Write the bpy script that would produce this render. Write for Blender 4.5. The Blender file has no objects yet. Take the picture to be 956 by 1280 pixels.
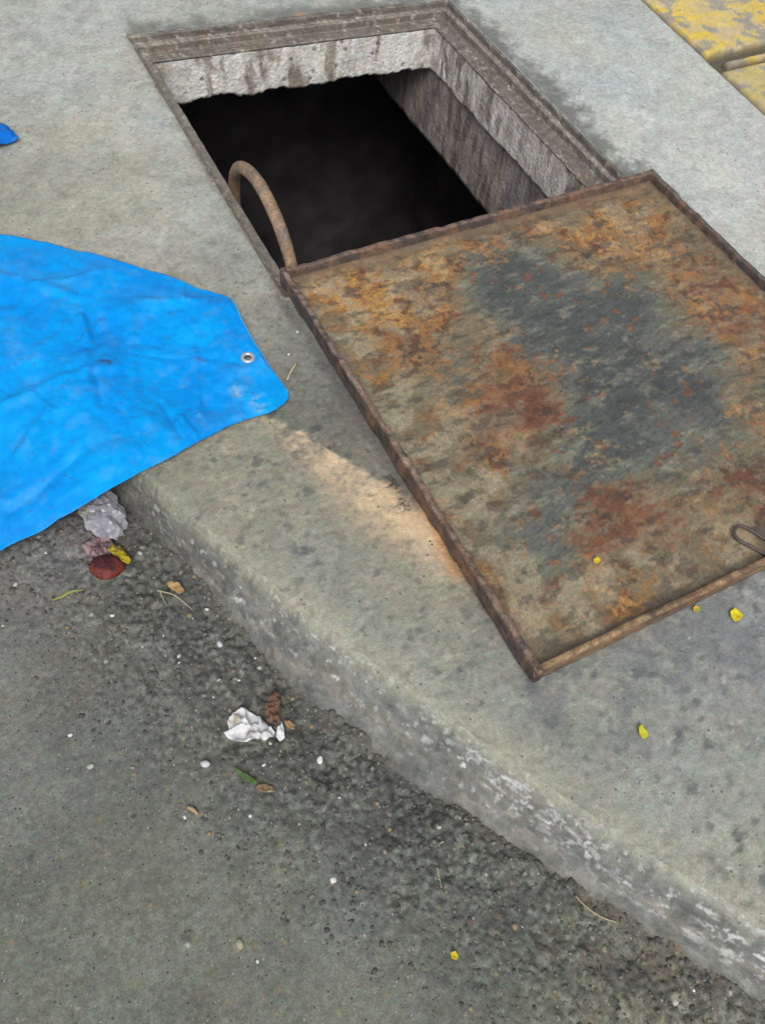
import bpy, math, random
import numpy as np
from mathutils import Matrix, Vector
random.seed(7)
S = bpy.context.scene
COL = S.collection

# ------------------------------------------------------------------ camera
PW, PH = 956.0, 1280.0
CAMH = 1.30
F = 1046.26
ROT = np.array([[0.89210972, 0.3245128, -0.31437507],
                [-0.44263557, 0.76729412, -0.4640404],
                [0.09063109, 0.55312854, 0.82815145]])
cam = bpy.data.cameras.new('camera')
cam.sensor_fit = 'VERTICAL'
cam.sensor_height = 24.0
cam.lens = 24.0 * F / PH
cam.clip_start = 0.02
cam.clip_end = 400
camo = bpy.data.objects.new('camera', cam)
COL.objects.link(camo)
M = Matrix([list(r) for r in ROT]).to_4x4()
M.translation = Vector((0, 0, CAMH))
camo.matrix_world = M
S.camera = camo

# ------------------------------------------------------------------ light
SUN_EL, SUN_AZ = math.radians(52), math.radians(208)     # azimuth from +Y towards +X
w = bpy.data.worlds.new('World')
S.world = w
w.use_nodes = True
nt = w.node_tree
bg = nt.nodes['Background']
sky = nt.nodes.new('ShaderNodeTexSky')
sky.sky_type = 'NISHITA'
sky.sun_disc = False
sky.sun_elevation = SUN_EL
sky.sun_rotation = SUN_AZ
sky.air_density = 1.0
sky.dust_density = 4.0
sky.ozone_density = 1.0
hs = nt.nodes.new('ShaderNodeHueSaturation')            # overcast: a whiter sky than the clear one
hs.inputs['Saturation'].default_value = 0.22
nt.links.new(sky.outputs[0], hs.inputs['Color'])
nt.links.new(hs.outputs[0], bg.inputs[0])
bg.inputs[1].default_value = 0.12
sl = bpy.data.lights.new('sun', 'SUN')
sl.energy = 1.3
sl.angle = math.radians(24)
sl.color = (1.0, 0.96, 0.88)
so = bpy.data.objects.new('sun', sl)
COL.objects.link(so)
sd = Vector((math.sin(SUN_AZ) * math.cos(SUN_EL), math.cos(SUN_AZ) * math.cos(SUN_EL), math.sin(SUN_EL)))
so.rotation_euler = sd.to_track_quat('Z', 'Y').to_euler()
so.location = sd * 10
S.view_settings.view_transform = 'Standard'
S.view_settings.look = 'None'
S.view_settings.exposure = 0.42
S.view_settings.gamma = 1.0
S.view_settings.use_curve_mapping = False

# ------------------------------------------------------------------ helpers
def at(x, y, z=0.0):
    "point of the place seen at that spot of the photograph, at height z"
    r = ROT @ np.array([x - PW / 2, -(y - PH / 2), -F])
    t = (z - CAMH) / r[2]
    return np.array([r[0] * t, r[1] * t, z])

def pxof(x, y, z):
    v = ROT.T @ np.array([np.asarray(x, float).ravel(), np.asarray(y, float).ravel(), np.asarray(z, float).ravel() - CAMH])
    return PW / 2 + v[0] / -v[2] * F, PH / 2 - v[1] / -v[2] * F

def lin(c):
    c = np.asarray(c, float) / 255.0
    return np.where(c <= 0.04045, c / 12.92, ((c + 0.055) / 1.055) ** 2.4)

LK = 1.5
def C(r, g, b):
    c = np.array((r, g, b)) * 0.85 + 45.0
    return np.clip(lin(c) / LK, 0, 0.9)
def CR(r, g, b):
    return np.clip(lin((r, g, b)) / LK, 0, 0.9)

TAB = np.random.RandomState(11).rand(8, 256, 256)
def vn(x, y, seed=0):
    t = TAB[seed % 8]
    x = x + seed * 17.31
    y = y + seed * 9.77
    xi = np.floor(x).astype(int); yi = np.floor(y).astype(int)
    fx = x - xi; fy = y - yi
    fx = fx * fx * (3 - 2 * fx); fy = fy * fy * (3 - 2 * fy)
    a = t[xi % 256, yi % 256]; b = t[(xi + 1) % 256, yi % 256]
    c = t[xi % 256, (yi + 1) % 256]; d = t[(xi + 1) % 256, (yi + 1) % 256]
    return (a * (1 - fx) + b * fx) * (1 - fy) + (c * (1 - fx) + d * fx) * fy

def fbm(x, y, o=4, seed=0, gain=0.5):
    s = 0; a = 1; n = 0
    for k in range(o):
        s = s + a * vn(x * 2 ** k, y * 2 ** k, seed + k)
        n += a; a *= gain
    return s / n          # 0..1, centred on 0.5

def worley(x, y, seed=0):
    t1 = TAB[seed % 8]; t2 = TAB[(seed + 3) % 8]; t3 = TAB[(seed + 5) % 8]
    xi = np.floor(x).astype(int); yi = np.floor(y).astype(int)
    best = np.full(x.shape, 9.0); idv = np.zeros(x.shape)
    for dx in (-1, 0, 1):
        for dy in (-1, 0, 1):
            cx = xi + dx; cy = yi + dy
            px = cx + t1[cx % 256, cy % 256]; py = cy + t2[cx % 256, cy % 256]
            d = (px - x) ** 2 + (py - y) ** 2
            m = d < best
            best = np.where(m, d, best)
            idv = np.where(m, t3[cx % 256, cy % 256], idv)
    return np.sqrt(best), idv

def ss(a, b, x):
    t = np.clip((x - a) / (b - a), 0, 1)
    return t * t * (3 - 2 * t)

def mix(c, d, m):
    m = np.asarray(m)[..., None]
    return c * (1 - m) + np.asarray(d) * m

def new_mesh(name, v, f, mat=None, parent=None, col=None, smooth=True, kind=None):
    me = bpy.data.meshes.new(name)
    v = np.asarray(v, np.float32).reshape(-1, 3)
    if isinstance(f, np.ndarray):
        n = f.shape[1]
        me.vertices.add(len(v)); me.vertices.foreach_set('co', v.ravel())
        me.loops.add(f.size); me.loops.foreach_set('vertex_index', f.astype(np.int32).ravel())
        me.polygons.add(len(f))
        me.polygons.foreach_set('loop_start', np.arange(0, f.size, n, dtype=np.int32))
        me.polygons.foreach_set('loop_total', np.full(len(f), n, np.int32))
        me.update(calc_edges=True)
    else:
        me.from_pydata([tuple(map(float, p)) for p in v], [], f)
        me.update()
    me.validate()
    if smooth:
        me.polygons.foreach_set('use_smooth', np.ones(len(me.polygons), bool))
    if col is not None:
        a = me.color_attributes.new('tint', 'FLOAT_COLOR', 'POINT')
        cc = np.ones((len(v), 4), np.float32)
        cc[:, :3] = np.broadcast_to(np.asarray(col).reshape(-1, 3), (len(v), 3))
        a.data.foreach_set('color', cc.ravel())
    if mat:
        me.materials.append(mat)
    o = bpy.data.objects.new(name, me)
    COL.objects.link(o)
    if parent is not None:
        o.parent = parent
    if kind:
        o['kind'] = kind
    return o

def gridf(nr, nc, keep=None, flip=False):
    i = np.arange((nr - 1) * (nc - 1))
    r = i // (nc - 1); c = i % (nc - 1)
    a = r * nc + c
    f = np.stack([a, a + 1, a + nc + 1, a + nc], 1)
    if flip:
        f = f[:, ::-1]
    if keep is not None:
        f = f[keep.ravel()]
    return f

def tag(o, label, cat, group=None):
    o['label'] = label; o['category'] = cat
    if group:
        o['group'] = group
    return o

def empty(name, loc=(0, 0, 0)):
    o = bpy.data.objects.new(name, None)
    o.empty_display_size = 0.05
    o.location = loc
    COL.objects.link(o)
    return o

def adopt(root, parts):
    for p in parts:
        p.parent = root
        p.matrix_parent_inverse = Matrix.Translation(-Vector(root.location))

# ------------------------------------------------------------------ materials
def mat(name, base=None, rough=0.85, spec=0.3, n1=(60, 0.25), n2=(420, 0.25), bump=(300, 0.25, 0.002),
        bump2=None, speck=None, metal=0.0, trans=0.0, n3=None, chroma=None, alpha=1.0):
    m = bpy.data.materials.new(name)
    m.use_nodes = True
    t = m.node_tree; N = t.nodes; L = t.links
    b = N['Principled BSDF']
    tc = N.new('ShaderNodeTexCoord')
    if base is None:
        at_ = N.new('ShaderNodeAttribute'); at_.attribute_name = 'tint'
        c = at_.outputs['Color']
    else:
        rgb = N.new('ShaderNodeRGB'); rgb.outputs[0].default_value = (*[float(q) for q in base], 1)
        c = rgb.outputs[0]
    for sc, am in (n1, n2) + ((n3,) if n3 else ()):
        n = N.new('ShaderNodeTexNoise'); n.inputs['Scale'].default_value = sc
        n.inputs['Detail'].default_value = 5
        L.new(tc.outputs['Object'], n.inputs['Vector'])
        r = N.new('ShaderNodeMapRange')
        r.inputs['From Min'].default_value = 0.3; r.inputs['From Max'].default_value = 0.7
        r.inputs['To Min'].default_value = 1 - am; r.inputs['To Max'].default_value = 1 + am
        L.new(n.outputs['Fac'], r.inputs['Value'])
        x = N.new('ShaderNodeVectorMath'); x.operation = 'SCALE'
        L.new(c, x.inputs[0]); L.new(r.outputs[0], x.inputs['Scale'])
        c = x.outputs[0]
    if chroma:
        n = N.new('ShaderNodeTexNoise'); n.inputs['Scale'].default_value = chroma[0]; n.inputs['Detail'].default_value = 4
        L.new(tc.outputs['Object'], n.inputs['Vector'])
        a1 = N.new('ShaderNodeVectorMath'); a1.operation = 'SUBTRACT'; a1.inputs[1].default_value = (.5, .5, .5)
        L.new(n.outputs['Color'], a1.inputs[0])
        a2 = N.new('ShaderNodeVectorMath'); a2.operation = 'SCALE'; a2.inputs['Scale'].default_value = chroma[1]
        L.new(a1.outputs[0], a2.inputs[0])
        a3 = N.new('ShaderNodeVectorMath'); a3.operation = 'ADD'; a3.inputs[1].default_value = (1, 1, 1)
        L.new(a2.outputs[0], a3.inputs[0])
        a4 = N.new('ShaderNodeVectorMath'); a4.operation = 'MULTIPLY'
        L.new(a3.outputs[0], a4.inputs[0]); L.new(c, a4.inputs[1])
        c = a4.outputs[0]
    if speck:
        for sc, th, colr in speck:
            vo = N.new('ShaderNodeTexVoronoi'); vo.inputs['Scale'].default_value = sc
            vo.inputs['Randomness'].default_value = 1
            L.new(tc.outputs['Object'], vo.inputs['Vector'])
            lt = N.new('ShaderNodeMath'); lt.operation = 'LESS_THAN'; lt.inputs[1].default_value = 0.28
            L.new(vo.outputs['Distance'], lt.inputs[0])
            sp = N.new('ShaderNodeSeparateColor'); L.new(vo.outputs['Color'], sp.inputs[0])
            l2 = N.new('ShaderNodeMath'); l2.operation = 'LESS_THAN'; l2.inputs[1].default_value = th
            L.new(sp.outputs[0], l2.inputs[0])
            mu = N.new('ShaderNodeMath'); mu.operation = 'MULTIPLY'
            L.new(lt.outputs[0], mu.inputs[0]); L.new(l2.outputs[0], mu.inputs[1])
            mm = N.new('ShaderNodeMix'); mm.data_type = 'RGBA'
            L.new(mu.outputs[0], mm.inputs['Factor']); L.new(c, mm.inputs[6])
            mm.inputs[7].default_value = (*[float(q) for q in colr], 1)
            c = mm.outputs[2]
    L.new(c, b.inputs['Base Color'])
    b.inputs['Alpha'].default_value = alpha
    b.inputs['Roughness'].default_value = rough
    b.inputs['Specular IOR Level'].default_value = spec
    b.inputs['Metallic'].default_value = metal
    b.inputs['Transmission Weight'].default_value = trans
    nrm = None
    for q in (bump, bump2):
        if not q:
            continue
        n = N.new('ShaderNodeTexNoise'); n.inputs['Scale'].default_value = q[0]; n.inputs['Detail'].default_value = 6
        L.new(tc.outputs['Object'], n.inputs['Vector'])
        bu = N.new('ShaderNodeBump'); bu.inputs['Strength'].default_value = q[1]; bu.inputs['Distance'].default_value = q[2]
        L.new(n.outputs['Fac'], bu.inputs['Height'])
        if nrm:
            L.new(nrm, bu.inputs['Normal'])
        nrm = bu.outputs[0]
    if nrm:
        L.new(nrm, b.inputs['Normal'])
    return m

M_pave = mat('worn_concrete', rough=0.8, n1=(22, 0.06), n2=(300, 0.18), n3=(110, 0.12), chroma=(130, 0.38), bump=(260, 0.6, 0.0018), bump2=(60, 0.3, 0.003),
             speck=[(110, 0.04, C(84, 86, 82))])
M_road = mat('rough_asphalt', rough=0.8, n1=(40, 0.08), n2=(300, 0.24), n3=(120, 0.12), chroma=(110, 0.45), bump=(330, 0.6, 0.0016), bump2=(90, 0.3, 0.003),
             speck=[(150, 0.08, C(35, 35, 34)), (170, 0.06, C(130, 130, 120)), (120, 0.003, C(225, 225, 220))])
M_shaft = mat('lime_stained_concrete', rough=0.85, n1=(30, 0.12), n2=(180, 0.28), chroma=(70, 0.4), bump=(90, 0.9, 0.005))
M_dark = mat('unlit_black_concrete', base=(0.05, 0.044, 0.048), rough=0.95, spec=0.05, n1=(2.0, 0.45), n2=(7, 0.3), bump=(20, 0.3, 0.01))  # near-black colour paints in the darkness of the pit
M_rust = mat('rusted_steel', rough=0.62, spec=0.35, n1=(45, 0.22), n2=(240, 0.36), chroma=(90, 0.4), bump=(240, 0.5, 0.0015), bump2=(60, 0.4, 0.002), metal=0.0)
M_panel = mat('rust_mottled_steel', rough=0.42, spec=0.5, n1=(35, 0.06), n2=(260, 0.20), n3=(100, 0.10), chroma=(110, 0.45), bump=(230, 0.5, 0.0012), bump2=(50, 0.3, 0.002),
              speck=[(140, 0.03, C(70, 56, 48))])
M_tarp = mat('blue_plastic_tarpaulin', rough=0.42, spec=0.12, n1=(7, 0.04), n2=(60, 0.05), bump=(30, 0.35, 0.004), bump2=(160, 0.25, 0.001))
M_yellow = mat('chipped_yellow_paint', rough=0.7, n1=(30, 0.08), n2=(200, 0.12), bump=(90, 0.5, 0.003))
M_tint = mat('litter', rough=0.7, n1=(60, 0.12), n2=(400, 0.15), bump=(200, 0.4, 0.001))
M_gravel = mat('loose_grit', rough=0.75, n1=(200, 0.2), n2=(900, 0.2), bump=(900, 0.3, 0.0005))
M_metal = mat('dull_zinc', base=C(215, 220, 225), rough=0.35, metal=0.6, n1=(80, 0.05), n2=(300, 0.05), bump=None)
M_clear = mat('clear_crumpled_plastic', base=(0.40, 0.40, 0.45), rough=0.2, spec=1.0, n1=(20, 0.03), n2=(80, 0.03), alpha=0.55, bump=(55, 0.9, 0.006))

# ------------------------------------------------------------------ layout numbers (metres)
XL, XR, Y0, Y1 = 0.543, 1.572, 1.325, 2.486
ROADZ = -0.108
ky = np.array([0.967, 0.641, 0.434, 0.133, -0.15])
kx = np.array([0.114, 0.251, 0.350, 0.507, 0.683])
KP = np.polyfit(ky, kx, 2)
def xk(y):
    y = np.asarray(y, float)
    yc = np.clip(y, -0.5, 1.15)
    s = 2 * KP[0] * yc + KP[1]
    wob = 0.010 * (fbm(y * 9, y * 0 + 3, 3, 2) - 0.5) * (np.abs(y) < 4)
    return np.polyval(KP, yc) + s * (y - yc) + wob
def krun(y):
    return 0.033 + 0.058 * ss(0.95, 0.45, y) - 0.012 * ss(0.25, -0.1, y)
def skew(x, y):
    return y - 0.063 * np.clip(x - XL, -0.1, XR - XL + 0.05) * ss(1.5, 2.45, y)

def spread(a, b, step):
    return np.linspace(a, b, max(2, int(round(abs(b - a) / step)) + 1))
def far_run(a, sgn, lim=70.0, first=0.03):
    out = []; d = first; p = a
    while abs(p) < lim:
        p = p + sgn * d; d *= 1.5; out.append(p)
    return np.array(out)
YR = np.concatenate([far_run(-0.32, -1)[::-1], spread(-0.32, 1.10, 0.0028), spread(1.10, Y0, 0.0045)[1:],
                     spread(Y0, Y1, 0.0045)[1:], spread(Y1, 3.3, 0.006)[1:], far_run(3.3, 1)])

# colour control points (photo position -> surface tone there), spread by inverse distance
def idw(X, Y, pts, power=3.0):
    num = 0; den = 0
    for (px, py, z, c) in pts:
        p = at(px, py, z)
        wgt = 1.0 / (((X - p[0]) ** 2 + (Y - p[1]) ** 2) + 0.004) ** (power / 2)
        num = num + wgt[..., None] * C(*c); den = den + wgt
    return num / den[..., None]

PAVE_PTS = [(60, 60, 0, (168, 170, 160)), (150, 150, 0, (164, 165, 154)), (30, 250, 0, (138, 138, 125)), (110, 250, 0, (150, 150, 138)), (220, 280, 0, (160, 159, 145)),  # cleaner far cement, with sky sheen and haze painted in as brighter tone
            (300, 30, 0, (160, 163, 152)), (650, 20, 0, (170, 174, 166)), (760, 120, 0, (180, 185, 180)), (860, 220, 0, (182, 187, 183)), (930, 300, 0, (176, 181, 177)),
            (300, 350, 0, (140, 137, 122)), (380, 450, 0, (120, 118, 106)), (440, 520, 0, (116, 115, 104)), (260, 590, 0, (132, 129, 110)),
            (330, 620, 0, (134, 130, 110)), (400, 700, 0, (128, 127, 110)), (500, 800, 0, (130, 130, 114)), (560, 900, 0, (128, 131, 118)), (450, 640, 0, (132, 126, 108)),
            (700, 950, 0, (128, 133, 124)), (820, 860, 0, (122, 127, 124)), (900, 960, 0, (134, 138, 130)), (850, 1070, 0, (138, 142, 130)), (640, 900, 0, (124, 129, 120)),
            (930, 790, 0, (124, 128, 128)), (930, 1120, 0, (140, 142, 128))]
ROAD_PTS = [(60, 1220, ROADZ, (88, 92, 80)), (200, 1150, ROADZ, (94, 95, 82)), (80, 1000, ROADZ, (88, 89, 80)), (60, 850, ROADZ, (94, 93, 86)), (40, 750, ROADZ, (96, 92, 88)),
            (200, 860, ROADZ, (78, 78, 70)), (300, 1050, ROADZ, (86, 87, 76)), (420, 1060, ROADZ, (74, 75, 67)), (480, 980, ROADZ, (64, 65, 58)), (220, 740, ROADZ, (70, 70, 62)),
            (600, 1120, ROADZ, (74, 76, 66)), (400, 1220, ROADZ, (92, 94, 82)), (700, 1230, ROADZ, (86, 88, 74)), (820, 1220, ROADZ, (88, 84, 68)), (380, 920, ROADZ, (62, 62, 56))]

def seg_dist(X, Y, a, b):
    ax, ay = a[:2]; bx, by = b[:2]
    t = np.clip(((X - ax) * (bx - ax) + (Y - ay) * (by - ay)) / ((bx - ax) ** 2 + (by - ay) ** 2), 0, 1)
    return np.hypot(X - ax - t * (bx - ax), Y - ay - t * (by - ay))

# ------------------------------------------------------------------ pavement (with its kerb face)
def pave_height(X, Y):
    z = 0.004 * (fbm(X * 5, Y * 5, 3, 1) - 0.5) + 0.0016 * (fbm(X * 60, Y * 60, 3, 4) - 0.5)
    near = ss(1.6, 0.9, Y)
    pit, pid = worley(X * 28, Y * 28, 2)
    z = z - 0.0022 * near * ss(0.28, 0.1, pit) * (pid < 0.25)
    z = z - 0.0016 * ss(0.62, 0.75, fbm(X * 40, Y * 40, 2, 6)) * near
    return z

def pave_colour(X, Y):
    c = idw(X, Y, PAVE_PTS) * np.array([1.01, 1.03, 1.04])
    n = fbm(X * 6, Y * 6, 5, 1); n2 = fbm(X * 26, Y * 26, 4, 3); n3 = fbm(X * 110, Y * 110, 3, 5)
    c = c * (1 + 0.20 * (n - 0.5) + 0.36 * (n2 - 0.5) + 0.50 * (n3 - 0.5))[..., None]
    # warm / cool mottling of the cement
    wm = fbm(X * 4 + 7, Y * 4, 4, 6) - 0.5
    c = c * (1 + wm[..., None] * np.array([0.16, 0.02, -0.20]))
    ch = fbm(X * 30 + 2, Y * 30, 4, 2) - 0.5; ch2 = fbm(X * 80 + 2, Y * 80, 3, 4) - 0.5
    c = c * (1 + ch[..., None] * np.array([0.14, 0.0, 0.05]) + ch2[..., None] * np.array([-0.08, 0.03, 0.10]))
    # trowel streaks on the smooth far side
    st = fbm((X * 0.6 + Y) * 9, (X - Y * 0.6) * 60, 4, 2) - 0.5
    c = c * (1 + 0.16 * st * ss(1.2, 1.8, Y))[..., None]
    # dark stains, mostly on the near part
    near = ss(1.7, 1.1, Y) * ss(1.72, 1.55, X)
    d, i = worley(X * 20 + 0.35 * n2, Y * 20 + 0.35 * n2, 4)
    sp = ss(0.26, 0.16, d + 0.40 * (n3 - 0.5) + 0.2 * (n2 - 0.5)) * (i < 0.14) * near
    c = mix(c, C(56, 62, 64), 0.75 * sp * (0.45 + n3))
    d, i = worley(X * 34 + 0.5 * n2, Y * 34 + 0.3 * n, 6)
    c = mix(c, C(60, 66, 68), 0.6 * near * (i < 0.2) * ss(0.22, 0.14, d + 0.5 * (n3 - 0.5)))
    d, i = worley(X * 46, Y * 46, 1)
    sp = ss(0.34, 0.20, d + 0.3 * (n3 - 0.5)) * (i < 0.22) * (0.25 + 0.75 * near)
    c = mix(c, C(82, 84, 80), 0.55 * sp)
    p = at(840, 800); r = np.hypot((X - p[0]) / 0.32, (Y - p[1]) / 0.12)
    bl = ss(0.52, 0.66, fbm(X * 32, Y * 32, 4, 7) + 0.16 * ss(1.2, 0.2, r)) * ss(1.6, 0.6, r)
    c = mix(c, C(88, 94, 100), 0.55 * bl)
    # pale crumbs
    d, i = worley(X * 75, Y * 75, 6)
    c = mix(c, C(205, 202, 185), 0.45 * ss(0.24, 0.10, d) * (i < 0.03))
    return c, n, n2, n3

RUST_EDGE = [at(335, 520), at(430, 560), at(505, 610), at(545, 650)]
def stains(c, X, Y, n, n2, n3):
    # rust coloured silt fanned out beside the cover, sharp on its upper side
    A = at(330, 512); B = at(520, 625)
    dx, dy = B[0] - A[0], B[1] - A[1]; Ln = math.hypot(dx, dy)
    u = ((X - A[0]) * dx + (Y - A[1]) * dy) / Ln
    v = ((X - A[0]) * dy - (Y - A[1]) * dx) / Ln          # >0 on the near side of the edge
    v = v + 0.022 * (n2 - 0.5) + 0.014 * (n3 - 0.5)
    wid = 0.055 + 0.10 * ss(0.0, Ln, u)
    m = ss(-0.003, 0.006, v) * (1 - ss(0.25, 1.0, v / wid)) * ss(-0.08, 0.10, u) * (1 - ss(Ln + 0.10, Ln + 0.24, u))
    m = m * np.clip(0.75 + 1.3 * (n3 - 0.5) + 1.2 * (n2 - 0.5), 0.1, 1.2)
    c = mix(c, C(216, 184, 142), np.clip(m * (0.6 + 0.6 * ss(0.0, Ln, u)), 0, 0.95))
    # orange run-off right at the cover's edge
    d = seg_dist(X, Y, at(528, 618), at(572, 712))
    c = mix(c, C(196, 130, 66), np.clip(0.85 * ss(0.035, 0.0, d + 0.02 * (n2 - 0.5)), 0, 1))
    # darker grey concrete between tarpaulin and cover, its edge following the silt
    m2 = ss(0.003, -0.004, v) * ss(-0.36, -0.1, v) * ss(-0.10, 0.05, u) * (1 - ss(Ln, Ln + 0.15, u))
    c = c * (1 - 0.24 * m2[..., None])
    # grime along the steel frame of the opening
    dr = X - (XR + 0.0)
    g = ss(0.105, 0.005, dr + 0.11 * (n2 - 0.5) + 0.06 * (n - 0.5) + 0.05 * (n3 - .5)) * (dr > 0) * (Y > 1.2) * (Y < 2.6)
    c = mix(c, C(74, 74, 70), 0.8 * g)
    df = Y - skew(X, Y1 + 0 * X)
    g = ss(0.10, 0.0, df + 0.12 * (n2 - 0.5)) * (df > 0) * (X > XL) * (X < XR + 0.05)
    c = mix(c, C(78, 80, 74), 0.75 * g)
    p = at(374, 18); c = mix(c, C(190, 120, 50), 0.7 * ss(0.03, 0.0, np.hypot(X - p[0], (Y - p[1]) * 1.5)))
    dl = XL - X
    g = ss(0.016, 0.0, dl + 0.02 * (n3 - 0.5)) * (dl > -0.01) * (Y > Y0) * (Y < Y1)
    c = mix(c, C(122, 116, 100), 0.6 * g)
    # grime under the near left end of the opening
    p = at(345, 385); r = np.hypot(X - p[0], Y - p[1])
    c = mix(c, C(96, 92, 82), 0.5 * ss(0.09, 0.0, r + 0.05 * (n2 - 0.5)))
    # contact shade along the cover's left rim, painted as a dark line
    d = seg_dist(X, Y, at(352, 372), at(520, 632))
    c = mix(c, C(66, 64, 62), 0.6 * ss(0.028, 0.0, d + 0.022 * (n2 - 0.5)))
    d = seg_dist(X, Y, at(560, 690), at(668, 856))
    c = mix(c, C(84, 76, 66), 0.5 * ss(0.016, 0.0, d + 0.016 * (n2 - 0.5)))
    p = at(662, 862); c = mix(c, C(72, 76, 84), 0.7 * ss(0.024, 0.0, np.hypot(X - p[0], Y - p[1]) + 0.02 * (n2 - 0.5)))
    # tide marks: brown blotches
    for (px, py, rr, cc, a) in [(500, 770, 0.035, (104, 98, 76), .5), (338, 622, 0.02, (92, 82, 60), .5), (760, 680, .1, (150, 140, 110), .2),
                                (640, 930, .05, (150, 148, 128), .4), (380, 905, .02, (150, 148, 130), .3), (860, 1010, .06, (160, 160, 150), .3)]:
        p = at(px, py); c = mix(c, C(*cc), a * ss(rr, 0, np.hypot(X - p[0], Y - p[1]) + rr * (n2 - 0.5)))
    return c

def kerb_colour(c, X, Y, v, run, Z, n, n2, n3):
    s = v / run                                           # 0 edge, -1 base
    # pale worn arris just inside the edge
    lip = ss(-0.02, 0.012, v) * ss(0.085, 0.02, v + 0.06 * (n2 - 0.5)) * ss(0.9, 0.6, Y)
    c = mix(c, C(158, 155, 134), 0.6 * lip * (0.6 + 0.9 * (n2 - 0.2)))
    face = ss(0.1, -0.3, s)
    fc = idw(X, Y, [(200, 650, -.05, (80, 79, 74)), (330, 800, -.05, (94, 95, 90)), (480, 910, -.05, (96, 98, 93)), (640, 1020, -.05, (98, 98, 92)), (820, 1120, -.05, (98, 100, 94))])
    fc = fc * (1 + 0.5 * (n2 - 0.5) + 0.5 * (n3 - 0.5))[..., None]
    c = mix(c, fc, face)  # face toned darker than the top, its shade painted into the colour
    # wash marks running along the kerb
    along = fbm((Y - 0.45 * X) * 16, (s) * 7 + 3, 4, 5)
    c = mix(c, C(80, 86, 86), 0.55 * face * ss(0.54, 0.68, along))
    c = mix(c, C(128, 120, 104), 0.4 * face * ss(0.58, 0.7, fbm((Y - 0.45 * X) * 12 + 9, s * 5, 4, 2)))
    # white lime / paint flecks
    al = fbm((Y + 0.3 * X) * 90 + 2 * n2, s * 11 + 14 * (Y + 0.5 * X), 4, 3, 0.62)
    al2 = fbm((Y - 0.4 * X) * 60, s * 20 - 9 * Y, 4, 1, 0.6)
    band = np.exp(-((s + 0.25) / 0.38) ** 2) * ss(1.1, 0.8, Y)
    dens = fbm((Y) * 7, s * 2.5, 3, 7)
    c = mix(c, C(212, 214, 214), np.clip(band * np.maximum(0.8 * ss(0.68, 0.76, al + 0.30 * (dens - 0.5)), 0.4 * ss(0.64, 0.76, al2 + 0.30 * (dens - 0.5))), 0, 1))
    mt = fbm((Y - 0.45 * X) * 34, s * 9 + 11 * X, 4, 6, 0.6)
    c = c * (1 + face[..., None] * 1.1 * (mt - 0.5)[..., None] * np.array([1.0, 0.97, 0.9]))
    w4, i4 = worley((Y - .4 * X) * 70 + n2, s * 5 + 30 * X, 2)
    c = mix(c, C(196, 198, 196), 0.5 * ss(0.30, 0.2, w4 + 0.7 * (n3 - 0.5) + 0.4 * (n2 - 0.5)) * (i4 < 0.12) * np.exp(-((s + 0.3) / 0.5) ** 2) * ss(1.1, 0.9, Y))
    # darker towards the foot
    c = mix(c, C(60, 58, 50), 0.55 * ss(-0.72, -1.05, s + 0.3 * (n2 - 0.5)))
    return c

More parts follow.
